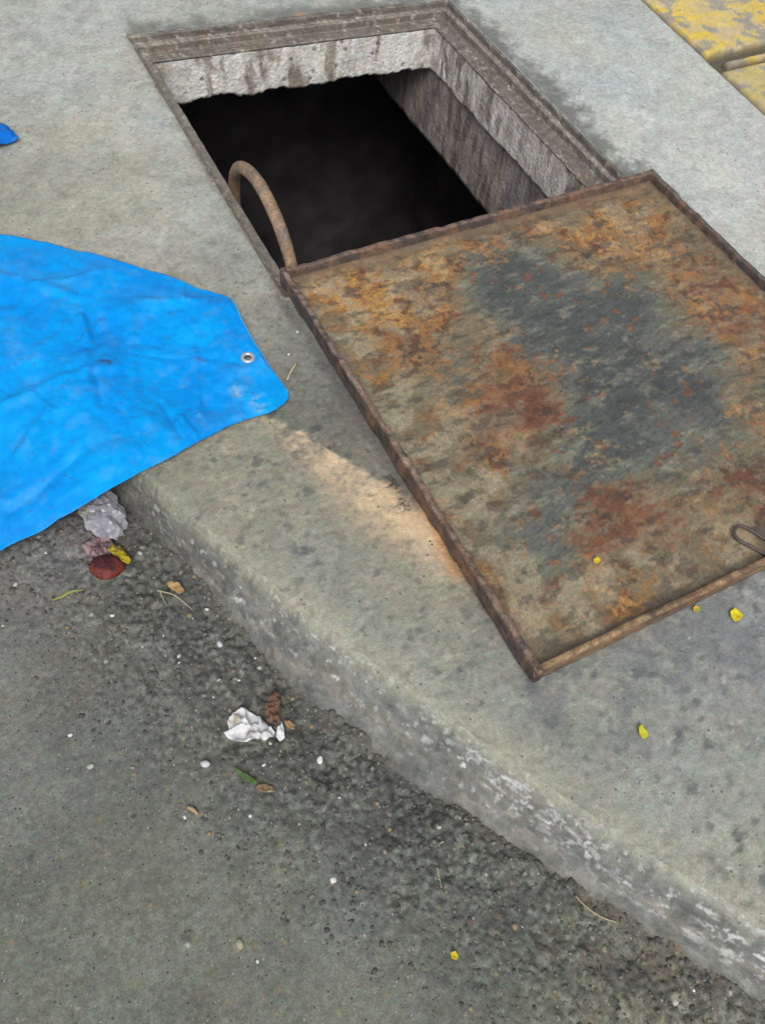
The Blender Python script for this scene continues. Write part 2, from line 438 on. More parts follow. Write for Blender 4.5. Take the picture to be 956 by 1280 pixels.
def build_pavement():
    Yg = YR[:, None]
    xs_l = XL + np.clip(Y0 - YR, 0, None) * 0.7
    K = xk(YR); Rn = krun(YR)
    shift = xs_l - XL
    cols = []
    s = np.linspace(-1.30, 0.25, 62)
    fv = s[None, :] * Rn[:, None]                         # face and arris
    X1 = K[:, None] + fv
    v_end = 0.25 * Rn
    t = np.linspace(0, 1, 112)[1:]
    X2 = (K + v_end)[:, None] * (1 - t) + xs_l[:, None] * t
    XA = np.concatenate([X1, X2], 1)
    t = np.linspace(0, 1, 250)[1:]
    XB = xs_l[:, None] + t * (XR - XL)
    jx = 2.168 + (YR - 1.547) * 0.069
    jx = np.where((YR > -1) & (YR < 4), jx, np.clip(jx, 1.9, 2.5)) + shift
    t = np.linspace(0, 1, 118)[1:]
    XC = (XR + shift)[:, None] * (1 - t) + (jx + 0.004 * (fbm(YR * 14, YR * 0, 3, 3) - .5))[:, None] * t
    tail = np.concatenate([[0.012], 0.012 + np.geomspace(0.05, 75, 22)])
    XD = jx[:, None] + tail[None, :]
    X = np.concatenate([XA, XB, XC, XD], 1)
    nA, nB, nC = XA.shape[1], XB.shape[1], XC.shape[1]
    nr, nc = X.shape
    Y = np.repeat(Yg, nc, 1)
    Y = skew(X, Y)
    v = X - K[:, None]; run = np.repeat(Rn[:, None], nc, 1)
    Z = pave_height(X, Y)
    far = (np.abs(Y) > 4) | (np.abs(X) > 4)
    Z = np.where(far, 0, Z)
    tt = np.clip((0.010 - v) / (run + 0.010), 0, 1.25)
    prof = np.where(tt < 1, 0.80 * tt + 0.20 * (tt * tt * (3 - 2 * tt)), 1 + (tt - 1) * 1.2)
    drop = -0.108 * prof
    ed = ss(0.06, -0.02, v)
    lump = 0.013 * (fbm(X * 22, Y * 22, 4, 5) - 0.5) + 0.005 * (fbm(X * 75, Y * 75, 3, 2) - 0.5)
    Z = Z + drop + lump * ed * (~far)
    # strip beyond the joint: bed below the painted slabs
    Z[:, nA + nB + nC:] = -0.022
    # soft edge of the opening
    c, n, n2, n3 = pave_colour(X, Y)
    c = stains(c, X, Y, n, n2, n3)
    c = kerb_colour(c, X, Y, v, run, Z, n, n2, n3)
    c[:, nA + nB + nC:] = C(74, 66, 52)
    c[:, nA + nB + nC - 1:nA + nB + nC] = C(78, 76, 62)
    c = np.clip(c, 0.01, 0.85)
    keep = np.ones((nr - 1, nc - 1), bool)
    r0 = int(np.argmin(abs(YR - Y0))); r1 = int(np.argmin(abs(YR - Y1)))
    keep[r0:r1, nA - 1:nA + nB - 1] = False
    V = np.stack([X, Y, Z], -1).reshape(-1, 3)
    return new_mesh('pavement', V, gridf(nr, nc, keep), M_pave, col=c.reshape(-1, 3), kind='structure')
build_pavement()

# ------------------------------------------------------------------ road
def road_height(X, Y, d):
    "d: distance out from the kerb foot"
    rough = ss(0.36, 0.03, d)
    z = 0.010 * (fbm(X * 5, Y * 5, 3, 2) - 0.5)
    w1, i1 = worley(X * 62, Y * 62, 3)
    w2, i2 = worley(X * 130, Y * 130, 5)
    n2 = fbm(X * 24, Y * 24, 4, 1)
    w0, i0 = worley(X * 30 + 0.4 * n2, Y * 30, 6)
    z = z + 0.007 * rough * (0.45 - w0) * (i0 > 0.5) + (0.0012 + 0.0062 * rough) * (0.5 - w1) * (0.4 + 1.2 * ss(0.35, 0.7, n2)) + (0.0012 + 0.002 * rough) * (0.5 - w2)
    z = z + 0.026 * rough * (fbm(X * 18, Y * 18, 4, 7) - 0.5)
    z = z + (0.004 + 0.016 * fbm(X * 13, Y * 13, 3, 4) ** 2) * ss(0.07, 0.0, d)                      # silt banked against the kerb
    return z
def zroad(x, y):
    x = np.array([[x]], float); y = np.array([[y]], float)
    d = (xk(y) - krun(y)) - x
    return float((ROADZ + road_height(x, y, np.maximum(d, 0)))[0, 0])

def build_road():
    base = xk(YR) - krun(YR) + 0.03
    off = np.concatenate([spread(0, 0.30, 0.0026), spread(0.30, 1.0, 0.0038)[1:], 1.0 + np.geomspace(0.02, 70, 24)])
    X = base[:, None] - off[None, :]
    Y = np.repeat(YR[:, None], X.shape[1], 1)
    d = np.maximum(np.repeat(off[None, :] - 0.03, len(YR), 0), 0)
    far = (np.abs(Y) > 4) | (np.abs(X) > 4)
    h = np.where(far, 0, road_height(X, Y, d))
    Z = ROADZ + h
    Z[:, 0] -= 0.02
    c = idw(X, Y, ROAD_PTS) * np.array([1.0, 1.05, 1.06])
    n = fbm(X * 7, Y * 7, 4, 3); n2 = fbm(X * 30, Y * 30, 4, 6); n3 = fbm(X * 130, Y * 130, 3, 1)
    rough = ss(0.35, 0.03, d)
    c = c * (1 + 0.4 * (n - 0.5) + (0.25 + 0.5 * rough) * (n2 - 0.5) + (0.25 + 1.0 * rough) * (n3 - 0.5))[..., None]
    c = c * (1 + (fbm(X * 9 + 4, Y * 9, 4, 5) - 0.5)[..., None] * np.array([0.14, 0.04, -0.12]))
    w2, i2 = worley(X * 130, Y * 130, 5)
    c = c * (1 + (i2 - 0.5) * (0.22 + 0.85 * rough))[..., None]
    c = mix(c, C(44, 43, 40), 0.7 * rough * ss(0.46, 0.62, n2))
    c = mix(c, C(66, 64, 56), 0.75 * ss(0.022, 0.0, d + 0.02 * (n2 - .5)))
    w3, i3 = worley(X * 60, Y * 60, 7)
    m = ss(0.26, 0.14, w3)
    c = mix(c, C(208, 208, 200), 0.6 * m * (i3 < 0.003 + 0.016 * rough) * ss(0.45, 0.55, fbm(X * 8, Y * 8, 2, 4)))
    c = mix(c, C(128, 106, 66), 0.6 * m * (i3 > 0.955))
    # brown silt low on the right
    p = at(800, 1200, ROADZ)
    c = mix(c, C(100, 88, 66), 0.35 * ss(0.55, 0.66, fbm(X * 20, Y * 20, 4, 2) + 0.12 * ss(.2, 0, np.hypot(X - p[0], Y - p[1]))) * ss(0.28, 0.1, np.hypot(X - p[0], Y - p[1])))
    for (px, py, rr, cc, a) in [(350, 1098, .02, (124, 122, 100), .5), (300, 1180, .014, (138, 134, 108), .5), (167, 1020, .006, (34, 36, 34), .9), (38, 1072, .008, (48, 50, 44), .8), (235, 1168, .014, (60, 62, 54), .7), (120, 660, .10, (96, 84, 88), .4)]:
        p = at(px, py, ROADZ); c = mix(c, C(*cc), a * ss(rr, rr * 0.4, np.hypot(X - p[0], Y - p[1]) + rr * 0.6 * (n2 - 0.5)))
    c = np.clip(c, 0.008, 0.8)
    V = np.stack([X, Y, Z], -1).reshape(-1, 3)
    return new_mesh('road', V, gridf(*X.shape, flip=True), M_road, col=c.reshape(-1, 3), kind='structure')
build_road()

# ------------------------------------------------------------------ generic solid shapes
def bar(name, a, b, prof, m, nseg=80, colf=None, wob=None, parent=None, up=(0, 0, 1), ext=(0, 0)):
    "profile swept from a to b; prof = closed list of (side, up) in metres, side = to the right of travel"
    a = np.array(a, float); b = np.array(b, float)
    d = b - a; Ln = np.linalg.norm(d); d /= Ln
    upv = np.array(up, float); side = np.cross(d, upv); side /= np.linalg.norm(side); upv = np.cross(side, d)
    prof = np.array(prof, float); n = len(prof)
    t = np.linspace(-ext[0], Ln + ext[1], nseg)
    P = a[None, None] + t[:, None, None] * d + prof[None, :, 0, None] * side + prof[None, :, 1, None] * upv
    if wob:
        P = P + wob(P, t)
    V = P.reshape(-1, 3)
    f = []
    for i in range(nseg - 1):
        for j in range(n):
            k = (j + 1) % n
            f.append((i * n + j, i * n + k, (i + 1) * n + k, (i + 1) * n + j))
    f.append(tuple(range(n))[::-1]); f.append(tuple((nseg - 1) * n + j for j in range(n)))
    col = colf(V) if colf else None
    o = new_mesh(name, V, f, m, parent, col)
    me = o.data
    import bmesh
    bm = bmesh.new(); bm.from_mesh(me); bmesh.ops.recalc_face_normals(bm, faces=bm.faces); bm.to_mesh(me); bm.free()
    for e in ():
        pass
    return o

def subdiv_prof(p, step):
    out = []
    for i in range(len(p)):
        a = np.array(p[i]); b = np.array(p[(i + 1) % len(p)])
        k = max(1, int(np.linalg.norm(b - a) / step))
        for q in range(k):
            out.append(tuple(a + (b - a) * q / k))
    return out

def wobble(amp, sc, seed=0):
    def f(P, t):
        x, y, z = P[..., 0], P[..., 1], P[..., 2]
        u = x + y * 1.0; v = z * 1.0 + (x - y) * 0.5
        w1 = fbm(u * sc, v * sc, 3, seed) - 0.5
        w2 = fbm(u * sc + 9, v * sc, 3, seed + 2) - 0.5
        w3 = fbm(u * sc, v * sc + 5, 3, seed + 4) - 0.5
        return np.stack([w1, w2, w3], -1) * amp * 2
    return f

def tube(name, pts, rad, m, col=None, parent=None, ns=10, sub=8, colf=None, taper=None, wob=0.0):
    pts = [Vector(p) for p in pts]
    # catmull-rom
    P = [pts[0] * 2 - pts[1]] + pts + [pts[-1] * 2 - pts[-2]]
    path = []
    for i in range(1, len(P) - 2):
        for q in range(sub):
            t = q / sub
            path.append(0.5 * ((2 * P[i]) + (P[i + 1] - P[i - 1]) * t + (2 * P[i - 1] - 5 * P[i] + 4 * P[i + 1] - P[i + 2]) * t * t + (3 * P[i] - P[i - 1] - 3 * P[i + 1] + P[i + 2]) * t ** 3))
    path.append(P[-2])
    V = []; f = []
    nrm = None
    for i, p in enumerate(path):
        d = (path[min(i + 1, len(path) - 1)] - path[max(i - 1, 0)]).normalized()
        if nrm is None:
            nrm = d.orthogonal().normalized()
        nrm = (nrm - d * nrm.dot(d)).normalized()
        bn = d.cross(nrm)
        tt = i / (len(path) - 1)
        r = rad * (taper(tt) if taper else 1) * (1 + wob * (random.random() - 0.5))
        for j in range(ns):
            a = 2 * math.pi * j / ns
            V.append(p + (nrm * math.cos(a) + bn * math.sin(a)) * r)
    for i in range(len(path) - 1):
        for j in range(ns):
            k = (j + 1) % ns
            f.append((i * ns + j, i * ns + k, (i + 1) * ns + k, (i + 1) * ns + j))
    f.append(tuple(range(ns))[::-1]); f.append(tuple((len(path) - 1) * ns + j for j in range(ns)))
    V = np.array([tuple(v) for v in V])
    if colf:
        col = colf(V)
    return new_mesh(name, V, f, m, parent, col if col is not None else C(120, 110, 90))

# ------------------------------------------------------------------ opening: steel frame seat, neck walls, chamber
def skv(V):
    V = np.array(V, float)
    V[..., 1] = skew(V[..., 0], V[..., 1])
    return V

def frame_col(V):
    X, Y, Z = V[:, 0], V[:, 1], V[:, 2]
    n = fbm((X + Y) * 30, Z * 90 + (X - Y) * 12, 4, 2); n2 = fbm((X + Y) * 120, Z * 200 + (X - Y) * 90, 3, 5)
    c = np.repeat(C(100, 92, 84)[None], len(V), 0) * (1 + 0.5 * (n - 0.5) + 0.5 * (n2 - 0.5))[:, None]
    c = mix(c, C(70, 60, 54), 0.6 * ss(0.48, 0.68, n))
    c = mix(c, C(120, 90, 66), 0.3 * ss(0.6, 0.72, fbm((X + Y) * 18, (X - Y) * 18, 3, 6)))
    c = mix(c, C(150, 142, 130), 0.5 * ss(-0.026, -0.023, Z) * ss(-0.018, -0.021, Z) * ss(0.35, 0.6, n2))
    c = mix(c, C(60, 50, 44), 0.5 * ss(-0.018, -0.012, Z) * ss(0.4, 0.55, n))
    # cement crumbs caught in the angle of the seat
    g = ss(-0.036, -0.043, Z) * ss(-0.054, -0.047, Z)
    g = g * (X > XL + 0.06)
    c = mix(c, C(118, 112, 98), 0.6 * (X < XL + 0.06))
    c = mix(c, C(190, 186, 172), 0.6 * ss(0.60, 0.72, n2 * 0.5 + 0.5 * fbm((X + Y) * 55, (X - Y) * 55, 2, 3)))
    return np.clip(c, 0.01, 0.8)

fr = empty('opening_frame', (1.05, 1.9, 0))
tag(fr, 'rusty stepped steel angle frame lining the square opening in the pavement', 'frame')
# L angle: upright flange at the slab edge and a flat seat
GW = [0.05, 0.070, 0.058, 0.05]      # seat width: near, right, far, left
pr_of = lambda g: subdiv_prof([(-0.004, 0.0012), (-0.004, -0.055), (g, -0.055), (g, -0.048), (0.019, -0.046), (0.018, -0.023), (0.006, -0.021), (0.005, -0.001)], 0.004)
corn = [(XL, Y0), (XR, Y0), (XR, Y1), (XL, Y1)]
parts = []
for i in range(4):
    a = corn[i]; b = corn[(i + 1) % 4]
    pp = [(-s_, u_) for s_, u_ in pr_of(GW[i])]
    o = bar('frame_bar', (a[0], a[1], 0), (b[0], b[1], 0), pp, M_rust, 130, frame_col, wobble(0.0014, 26, i))
    me = o.data
    co = np.empty(len(me.vertices) * 3, np.float32); me.vertices.foreach_get('co', co)
    co = co.reshape(-1, 3)
    # tuck the ends of two bars a touch lower so that mitres never share a plane
    co[:, 2] -= 0.0012 * (i % 2)
    co = skv(co).astype(np.float32)
    me.vertices.foreach_set('co', co.ravel()); me.update()
    parts.append(o)
adopt(fr, parts)

def wall_col(u, z, X, Y, kind):
    n = fbm(u * 14, z * 10, 4, 3); uw = u + 0.02 * (fbm(u * 20, z * 20, 3, 6) - 0.5); st = fbm(uw * 42, z * 9, 5, 1); st2 = fbm(uw * 130, z * 24, 3, 5); n3 = fbm(u * 90, z * 90, 3, 2)
    if kind == 'far':
        c = np.repeat(np.repeat(C(214, 211, 202)[None, None], u.shape[0], 0), u.shape[1], 1)
        c = c * (1 + 0.6 * (n - 0.5) + 0.5 * (st - 0.5) + 0.3 * (n3 - 0.5))[..., None]
        c = mix(c, C(112, 94, 78), 0.75 * ss(0.50, 0.64, fbm(uw * 26 + 2, z * 7, 5, 3)))
        c = mix(c, C(236, 236, 232), 0.7 * ss(0.50, 0.60, fbm(uw * 30 + 7, z * 7, 5, 4)))
        c = mix(c, C(236, 238, 236), 0.5 * ss(0.55, 0.68, fbm(u * 16 + 5, z * 12, 3, 6)))
        c = mix(c, C(120, 104, 78), 0.6 * ss(0.75, 0.55, X) * ss(0.4, 0.6, n))
        w, i = worley(u * 26, z * 26, 4)
        c = mix(c, C(78, 68, 62), 0.75 * ss(0.24, 0.12, w) * (i < 0.3))
        c = mix(c, C(84, 76, 62), 0.6 * ss(-0.17, -0.20, z + 0.02 * (n3 - 0.5)))
    elif kind == 'upper':
        c = np.repeat(np.repeat(C(196, 188, 182)[None, None], u.shape[0], 0), u.shape[1], 1)
        c = c * (1 + 0.4 * (n - 0.5) + 0.6 * (st - 0.5) + 0.4 * (st2 - 0.5))[..., None]
        bright = 0.15 + ss(1.75, 2.35, Y) * 0.7 + 0.5 * ss(0.52, 0.62, fbm(u * 9, z * 4, 3, 4))
        bright = bright * ss(0.0, 0.06, -0.06 - z)
        c = mix(c, C(232, 228, 224), np.clip(bright, 0, 1) * ss(0.40, 0.58, st + 0.2 * (st2 - 0.5)))
        c = mix(c, C(84, 72, 64), 0.75 * ss(0.55, 0.66, fbm(uw * 34 + 3, z * 11, 5, 7)))
        c = mix(c, C(124, 104, 84), 0.6 * ss(-0.075, -0.04, z))
    elif kind == 'lower':
        c = np.repeat(np.repeat(C(140, 128, 120)[None, None], u.shape[0], 0), u.shape[1], 1)
        c = c * (1 + 0.5 * (n - 0.5) + 0.8 * (st - 0.5) + 0.5 * (st2 - 0.5))[..., None]
        c = mix(c, C(72, 60, 56), 0.7 * ss(0.52, 0.64, fbm(uw * 34 + 3, z * 9, 5, 7)))
        c = mix(c, C(150, 148, 156), 0.35 * ss(0.5, 0.66, fbm(u * 26 + 3, z * 5, 4, 2)))
    else:
        c = np.repeat(np.repeat(C(120, 114, 102)[None, None], u.shape[0], 0), u.shape[1], 1)
        c = c * (1 + 0.5 * (n - 0.5) + 0.6 * (st - 0.5))[..., None]
    return np.clip(c, 0.01, 0.85)

def neck_wall(name, a, b, ztop, zbot, kind, thick, rag=0.02, nu=300, nz=60, inward=(0, -1)):
    a = np.array(a); b = np.array(b); Ln = np.linalg.norm(b - a); d = (b - a) / Ln
    u = np.linspace(0, Ln, nu)[None, :].repeat(nz + 14, 0)
    t = np.concatenate([np.linspace(0, 1, nz), np.ones(14)])[:, None]
    zb = zbot + rag * (fbm(u * 14, u * 0 + 2, 4, 3) - 0.5) + rag * 0.5 * (fbm(u * 50, u * 0 + 5, 3, 6) - 0.5)
    z = ztop + (zb - ztop) * t
    back = np.concatenate([np.zeros(nz), np.linspace(0, 1, 15)[1:]])[:, None] * thick
    rnd = 0.012 * np.clip((t - 0.9) / 0.1, 0, 1) ** 2
    rel = 0.007 * (fbm(u * 16, z * 16, 4, 2) - 0.5) + 0.0045 * (fbm(u * 60, z * 14, 3, 4) - 0.5)
    off = back + rnd + rel
    X = a[0] + d[0] * u - inward[0] * off
    Y = a[1] + d[1] * u - inward[1] * off
    V = skv(np.stack([X, Y, z], -1))
    c = wall_col(u, z, X, Y, kind)
    return new_mesh(name, V.reshape(-1, 3), gridf(nz + 14, nu), M_shaft, col=c.reshape(-1, 3), kind='structure')
neck_wall('shaft_wall', (XL - 0.02, Y1 - 0.058), (XR + 0.02, Y1 - 0.058), -0.0545, -0.190, 'far', 0.14, 0.030, inward=(0, -1))
neck_wall('shaft_wall', (XR - 0.070, Y1 + 0.1), (XR - 0.070, Y0 - 0.05), -0.0545, -0.190, 'upper', 0.05, 0.016, 360, inward=(-1, 0))
neck_wall('shaft_wall', (XR - 0.056, Y1 + 0.58), (XR - 0.056, 1.10), -0.17, -0.445, 'lower', 0.06, 0.012, 420, 90, inward=(-1, 0))
neck_wall('shaft_wall', (XL + 0.05, Y0 - 0.02), (XL + 0.05, Y1 + 0.02), -0.0545, -0.21, 'side', 0.14, 0.02, inward=(1, 0))
neck_wall('shaft_wall', (XR + 0.02, Y0 + 0.05), (XL - 0.02, Y0 + 0.05), -0.0545, -0.21, 'side', 0.14, 0.02, inward=(0, 1))

def box_faces(x0, x1, y0, y1, z0, z1):
    return [(x0, y0, z0), (x1, y0, z0), (x1, y1, z0), (x0, y1, z0), (x0, y0, z1), (x1, y0, z1), (x1, y1, z1), (x0, y1, z1)]
BF = [(0, 3, 2, 1), (4, 5, 6, 7), (0, 1, 5, 4), (1, 2, 6, 5), (2, 3, 7, 6), (3, 0, 4, 7)]
def chamber():
    V = []; Fc = []
    def quadgrid(o, du, dv, nu, nv):
        base = len(V)
        for j in range(nv + 1):
            for i in range(nu + 1):
                p = np.array(o) + np.array(du) * i / nu + np.array(dv) * j / nv
                V.append(p)
        for j in range(nv):
            for i in range(nu):
                a = base + j * (nu + 1) + i
                Fc.append((a, a + 1, a + nu + 2, a + nu + 1))
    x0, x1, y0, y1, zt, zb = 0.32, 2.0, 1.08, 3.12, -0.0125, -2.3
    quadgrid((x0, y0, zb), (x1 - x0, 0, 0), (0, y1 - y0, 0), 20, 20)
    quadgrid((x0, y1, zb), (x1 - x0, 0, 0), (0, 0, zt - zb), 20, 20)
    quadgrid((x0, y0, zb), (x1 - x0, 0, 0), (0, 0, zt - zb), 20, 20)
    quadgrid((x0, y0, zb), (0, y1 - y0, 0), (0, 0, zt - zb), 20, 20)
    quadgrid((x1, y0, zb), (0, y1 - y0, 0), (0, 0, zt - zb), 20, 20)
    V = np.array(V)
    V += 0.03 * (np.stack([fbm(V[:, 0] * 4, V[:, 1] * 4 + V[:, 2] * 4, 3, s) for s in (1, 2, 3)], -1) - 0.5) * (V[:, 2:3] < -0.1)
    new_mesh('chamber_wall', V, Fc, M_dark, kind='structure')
chamber()

# bent pipe standing in the opening, hooked up over the edge
def pipe_col(V):
    n = fbm(V[:, 1] * 40, V[:, 2] * 40, 4, 2); n2 = fbm(V[:, 1] * 140, V[:, 2] * 140 + V[:, 0] * 100, 3, 4)
    c = np.repeat(C(138, 108, 78)[None], len(V), 0) * (1 + 0.5 * (n - 0.5) + 0.4 * (n2 - 0.5))[:, None]
    return mix(c, C(84, 70, 62), 0.7 * ss(0.52, 0.64, n))
pipe = tube('bent_pipe', [(0.628, 1.845, -0.75), (0.622, 1.84, -0.30), (0.612, 1.82, -0.075), (0.604, 1.765, 0.025), (0.600, 1.68, 0.078), (0.603, 1.59, 0.085),
                          (0.610, 1.50, 0.038), (0.618, 1.445, -0.05), (0.624, 1.42, -0.16), (0.63, 1.41, -0.4), (0.635, 1.41, -0.8)],
            0.0150, M_rust, ns=14, sub=12, colf=pipe_col, wob=0.06)
tag(pipe, 'brown bent pipe arching up out of the dark opening beside its left edge', 'pipe')

# ------------------------------------------------------------------ the cover lying over the pavement
CA = np.array([0.553, 1.368]); CB = np.array([1.607, 1.389]); CC = np.array([0.568, 0.319]); CD = np.array([1.622, 0.337])
ZP0 = 0.009                                              # underside
RIMH = 0.050
FLOOR = 0.021
cover = empty('access_cover', tuple((CA + CB + CC + CD) / 4) + (0.0,))
tag(cover, 'large square rust mottled steel cover with raised rim, slid off the opening onto the pavement', 'manhole cover')

BL = dict(
 orange=[(440, 350, 70, 1), (500, 370, 80, 1.1), (560, 330, 60, .8), (600, 290, 40, .5), (455, 400, 60, .8), (740, 290, 75, 1.1), (800, 265, 60, 1), (840, 330, 50, .8), (900, 380, 50, .9), (925, 440, 40, .6), (680, 290, 40, .6), (530, 450, 50, .5),
         (590, 520, 60, .6), (650, 540, 60, .8), (720, 540, 40, .5), (560, 650, 35, .7), (600, 720, 40, .8), (630, 770, 45, .9), (760, 720, 60, .6), (840, 740, 60, .55), (700, 760, 50, .5), (900, 660, 60, .5), (930, 520, 40, .3), (640, 460, 40, .5), (480, 480, 45, .5), (720, 790, 40, .5), (800, 780, 40, .5)],
 red=[(640, 520, 60, 1), (690, 510, 50, 1), (625, 570, 40, .9), (640, 450, 45, .6), (490, 420, 45, .8), (440, 370, 35, .5), (520, 370, 40, .6), (770, 630, 45, 1), (800, 655, 40, 1), (740, 660, 35, .7), (905, 600, 60, .8), (950, 600, 50, .8), (860, 640, 40, .5),
      (870, 350, 50, .9), (930, 400, 50, .9), (830, 300, 45, .6), (700, 600, 30, .5), (745, 250, 40, .5), (620, 620, 25, .4), (710, 720, 25, .6), (790, 690, 30, .4)],
 blue=[(620, 330, 55, .9), (680, 360, 80, 1.2), (740, 390, 80, 1.2), (700, 440, 90, 1.1), (780, 460, 80, 1.2), (840, 480, 60, .9), (760, 540, 80, 1.2), (700, 640, 70, .8), (740, 600, 50, .8), (820, 570, 60, .8), (560, 460, 45, .7), (570, 500, 40, .7), (620, 640, 45, .8), (690, 690, 50, .8),
       (640, 380, 50, .9), (880, 520, 60, .7), (800, 390, 60, .9), (400, 345, 20, .6), (520, 310, 30, .5), (870, 440, 50, .6), (690, 800, 16, .9), (900, 700, 35, .4)],
 olive=[(520, 560, 70, 1), (560, 600, 60, 1), (600, 680, 60, 1), (660, 740, 70, 1), (740, 760, 60, .7), (400, 380, 35, .8), (430, 430, 40, .8), (470, 500, 50, .9), (820, 700, 60, .6), (640, 600, 40, .6), (880, 650, 40, .4), (920, 690, 40, .6)])

def panel_col(X, Y):
    n = fbm(X * 7, Y * 7, 5, 1); n2 = fbm(X * 24, Y * 24, 4, 3); n3 = fbm(X * 85, Y * 85, 3, 6); n4 = fbm(X * 240, Y * 240, 2, 2)
    r1 = fbm(X * 13 + 1, Y * 13, 7, 3, 0.62) - 0.5          # ragged, detail down to a few millimetres
    r2 = fbm(X * 17 + 6, Y * 17 + 3, 7, 5, 0.62) - 0.5
    r3 = fbm(X * 15 + 2, Y * 15 + 8, 7, 7, 0.62) - 0.5
    str_ = fbm((X + 0.3 * Y) * 16, (Y - 0.3 * X) * 90, 5, 5, 0.6) - 0.5
    Wx = X + 0.13 * (fbm(X * 9, Y * 9, 4, 4) - 0.5); Wy = Y + 0.13 * (fbm(X * 9 + 3, Y * 9, 4, 7) - 0.5)
    mk = {}
    for k, lst in BL.items():
        s = 0
        for (px, py, r, a) in lst:
            p = at(px, py, FLOOR); q = at(px + r * 0.7, py, FLOOR)
            rr = max(abs(q[0] - p[0]) * 1.2, 0.02)
            s = s + a * np.exp(-(((Wx - p[0]) ** 2 + (Wy - p[1]) ** 2) / rr ** 2))
        mk[k] = np.minimum(s, 1.5)
    c = np.broadcast_to(CR(134, 122, 96), X.shape + (3,)).copy()
    c = mix(c, CR(114, 108, 92), 0.7 * ss(-0.14, 0.14, r2 + 0.5 * (n3 - .5)))
    c = mix(c, CR(150, 134, 98), 0.6 * ss(0.02, 0.12, r3) * ss(0.2, 0.8, mk['olive']))
    b = mk['blue'] + 1.5 * r1 + 0.5 * str_ + 1.0 * (n3 - .5) + 0.5 * (n4 - .5)
    c = mix(c, CR(108, 112, 104), 0.9 * ss(0.10, 0.75, b))
    c = mix(c, CR(94, 99, 97), 0.8 * ss(0.5, 1.3, b + 0.9 * r3))
    c = mix(c, CR(72, 78, 78), 0.6 * ss(1.1, 1.5, b + 1.6 * r2))
    o = mk['orange'] + 0.45 * mk['red'] - 0.22 * mk['blue'] + 2.1 * r2 + 0.3 * str_ + 1.2 * (n3 - .5) + 0.6 * (n4 - .5)
    c = mix(c, CR(146, 120, 84), 0.8 * ss(0.12, 0.65, o))
    c = mix(c, CR(164, 114, 64), 0.85 * ss(0.5, 1.05, o + 1.2 * r1))
    c = mix(c, CR(200, 154, 84), 0.7 * ss(0.95, 1.5, o + 2.6 * r3))
    rd = mk['red'] - 0.15 * mk['blue'] + 2.3 * r3 + 1.5 * (n3 - 0.5) + 0.6 * (n4 - .5)
    c = mix(c, CR(134, 92, 66), 0.8 * ss(0.36, 0.85, rd))
    c = mix(c, CR(104, 68, 54), 0.75 * ss(0.75, 1.25, rd + 1.5 * r1))
    # dark scale and rust freckles, pale mineral film drawn out in streaks
    c = mix(c, CR(84, 58, 46), 0.7 * ss(0.10, 0.15, fbm(X * 34 + 9, Y * 34, 5, 2, 0.6) - 0.5) * ss(0.1, 0.7, mk['orange'] + mk['red']))
    w, i = worley(X * 30 + n2, Y * 30 + n2, 2)
    c = mix(c, CR(136, 88, 58), 0.75 * ss(0.32, 0.2, w + 0.5 * (n4 - 0.5) + 0.4 * (n3 - 0.5)) * (i < 0.13))
    c = mix(c, CR(178, 170, 144), 0.5 * ss(0.1, 0.6, mk['olive'] + 0.4 * mk['orange']) * ss(0.45, 0.6, n2))
    c = mix(c, CR(172, 166, 142), 0.3 * ss(0.04, 0.22, 0.3 * (n3 - .5) + fbm(X * 24 + 8, Y * 62 + 2, 5, 5, 0.6) - 0.5))
    c = mix(c, CR(66, 68, 64), 0.55 * ss(0.06, 0.18, 0.3 * (n3 - .5) + fbm(X * 26 + 3, Y * 60 + 6, 5, 1, 0.6) - 0.5))
    sc_ = fbm((X + 0.3 * Y) * 22, (Y - 0.3 * X) * 220, 3, 7) - 0.5
    c = c * (1 + 0.35 * (n3 - 0.5) + 0.45 * (n4 - 0.5) + 0.4 * str_ + 0.5 * sc_ * ss(0.2, 0.8, mk['blue']))[..., None]
    return c, n2, n3

def uv2xy(u, v):
    "u along the far side 0..1, v from far side 0 to near side 1"
    return ((1 - v)[..., None] * ((1 - u)[..., None] * CA + u[..., None] * CB) + v[..., None] * ((1 - u)[..., None] * CC + u[..., None] * CD))

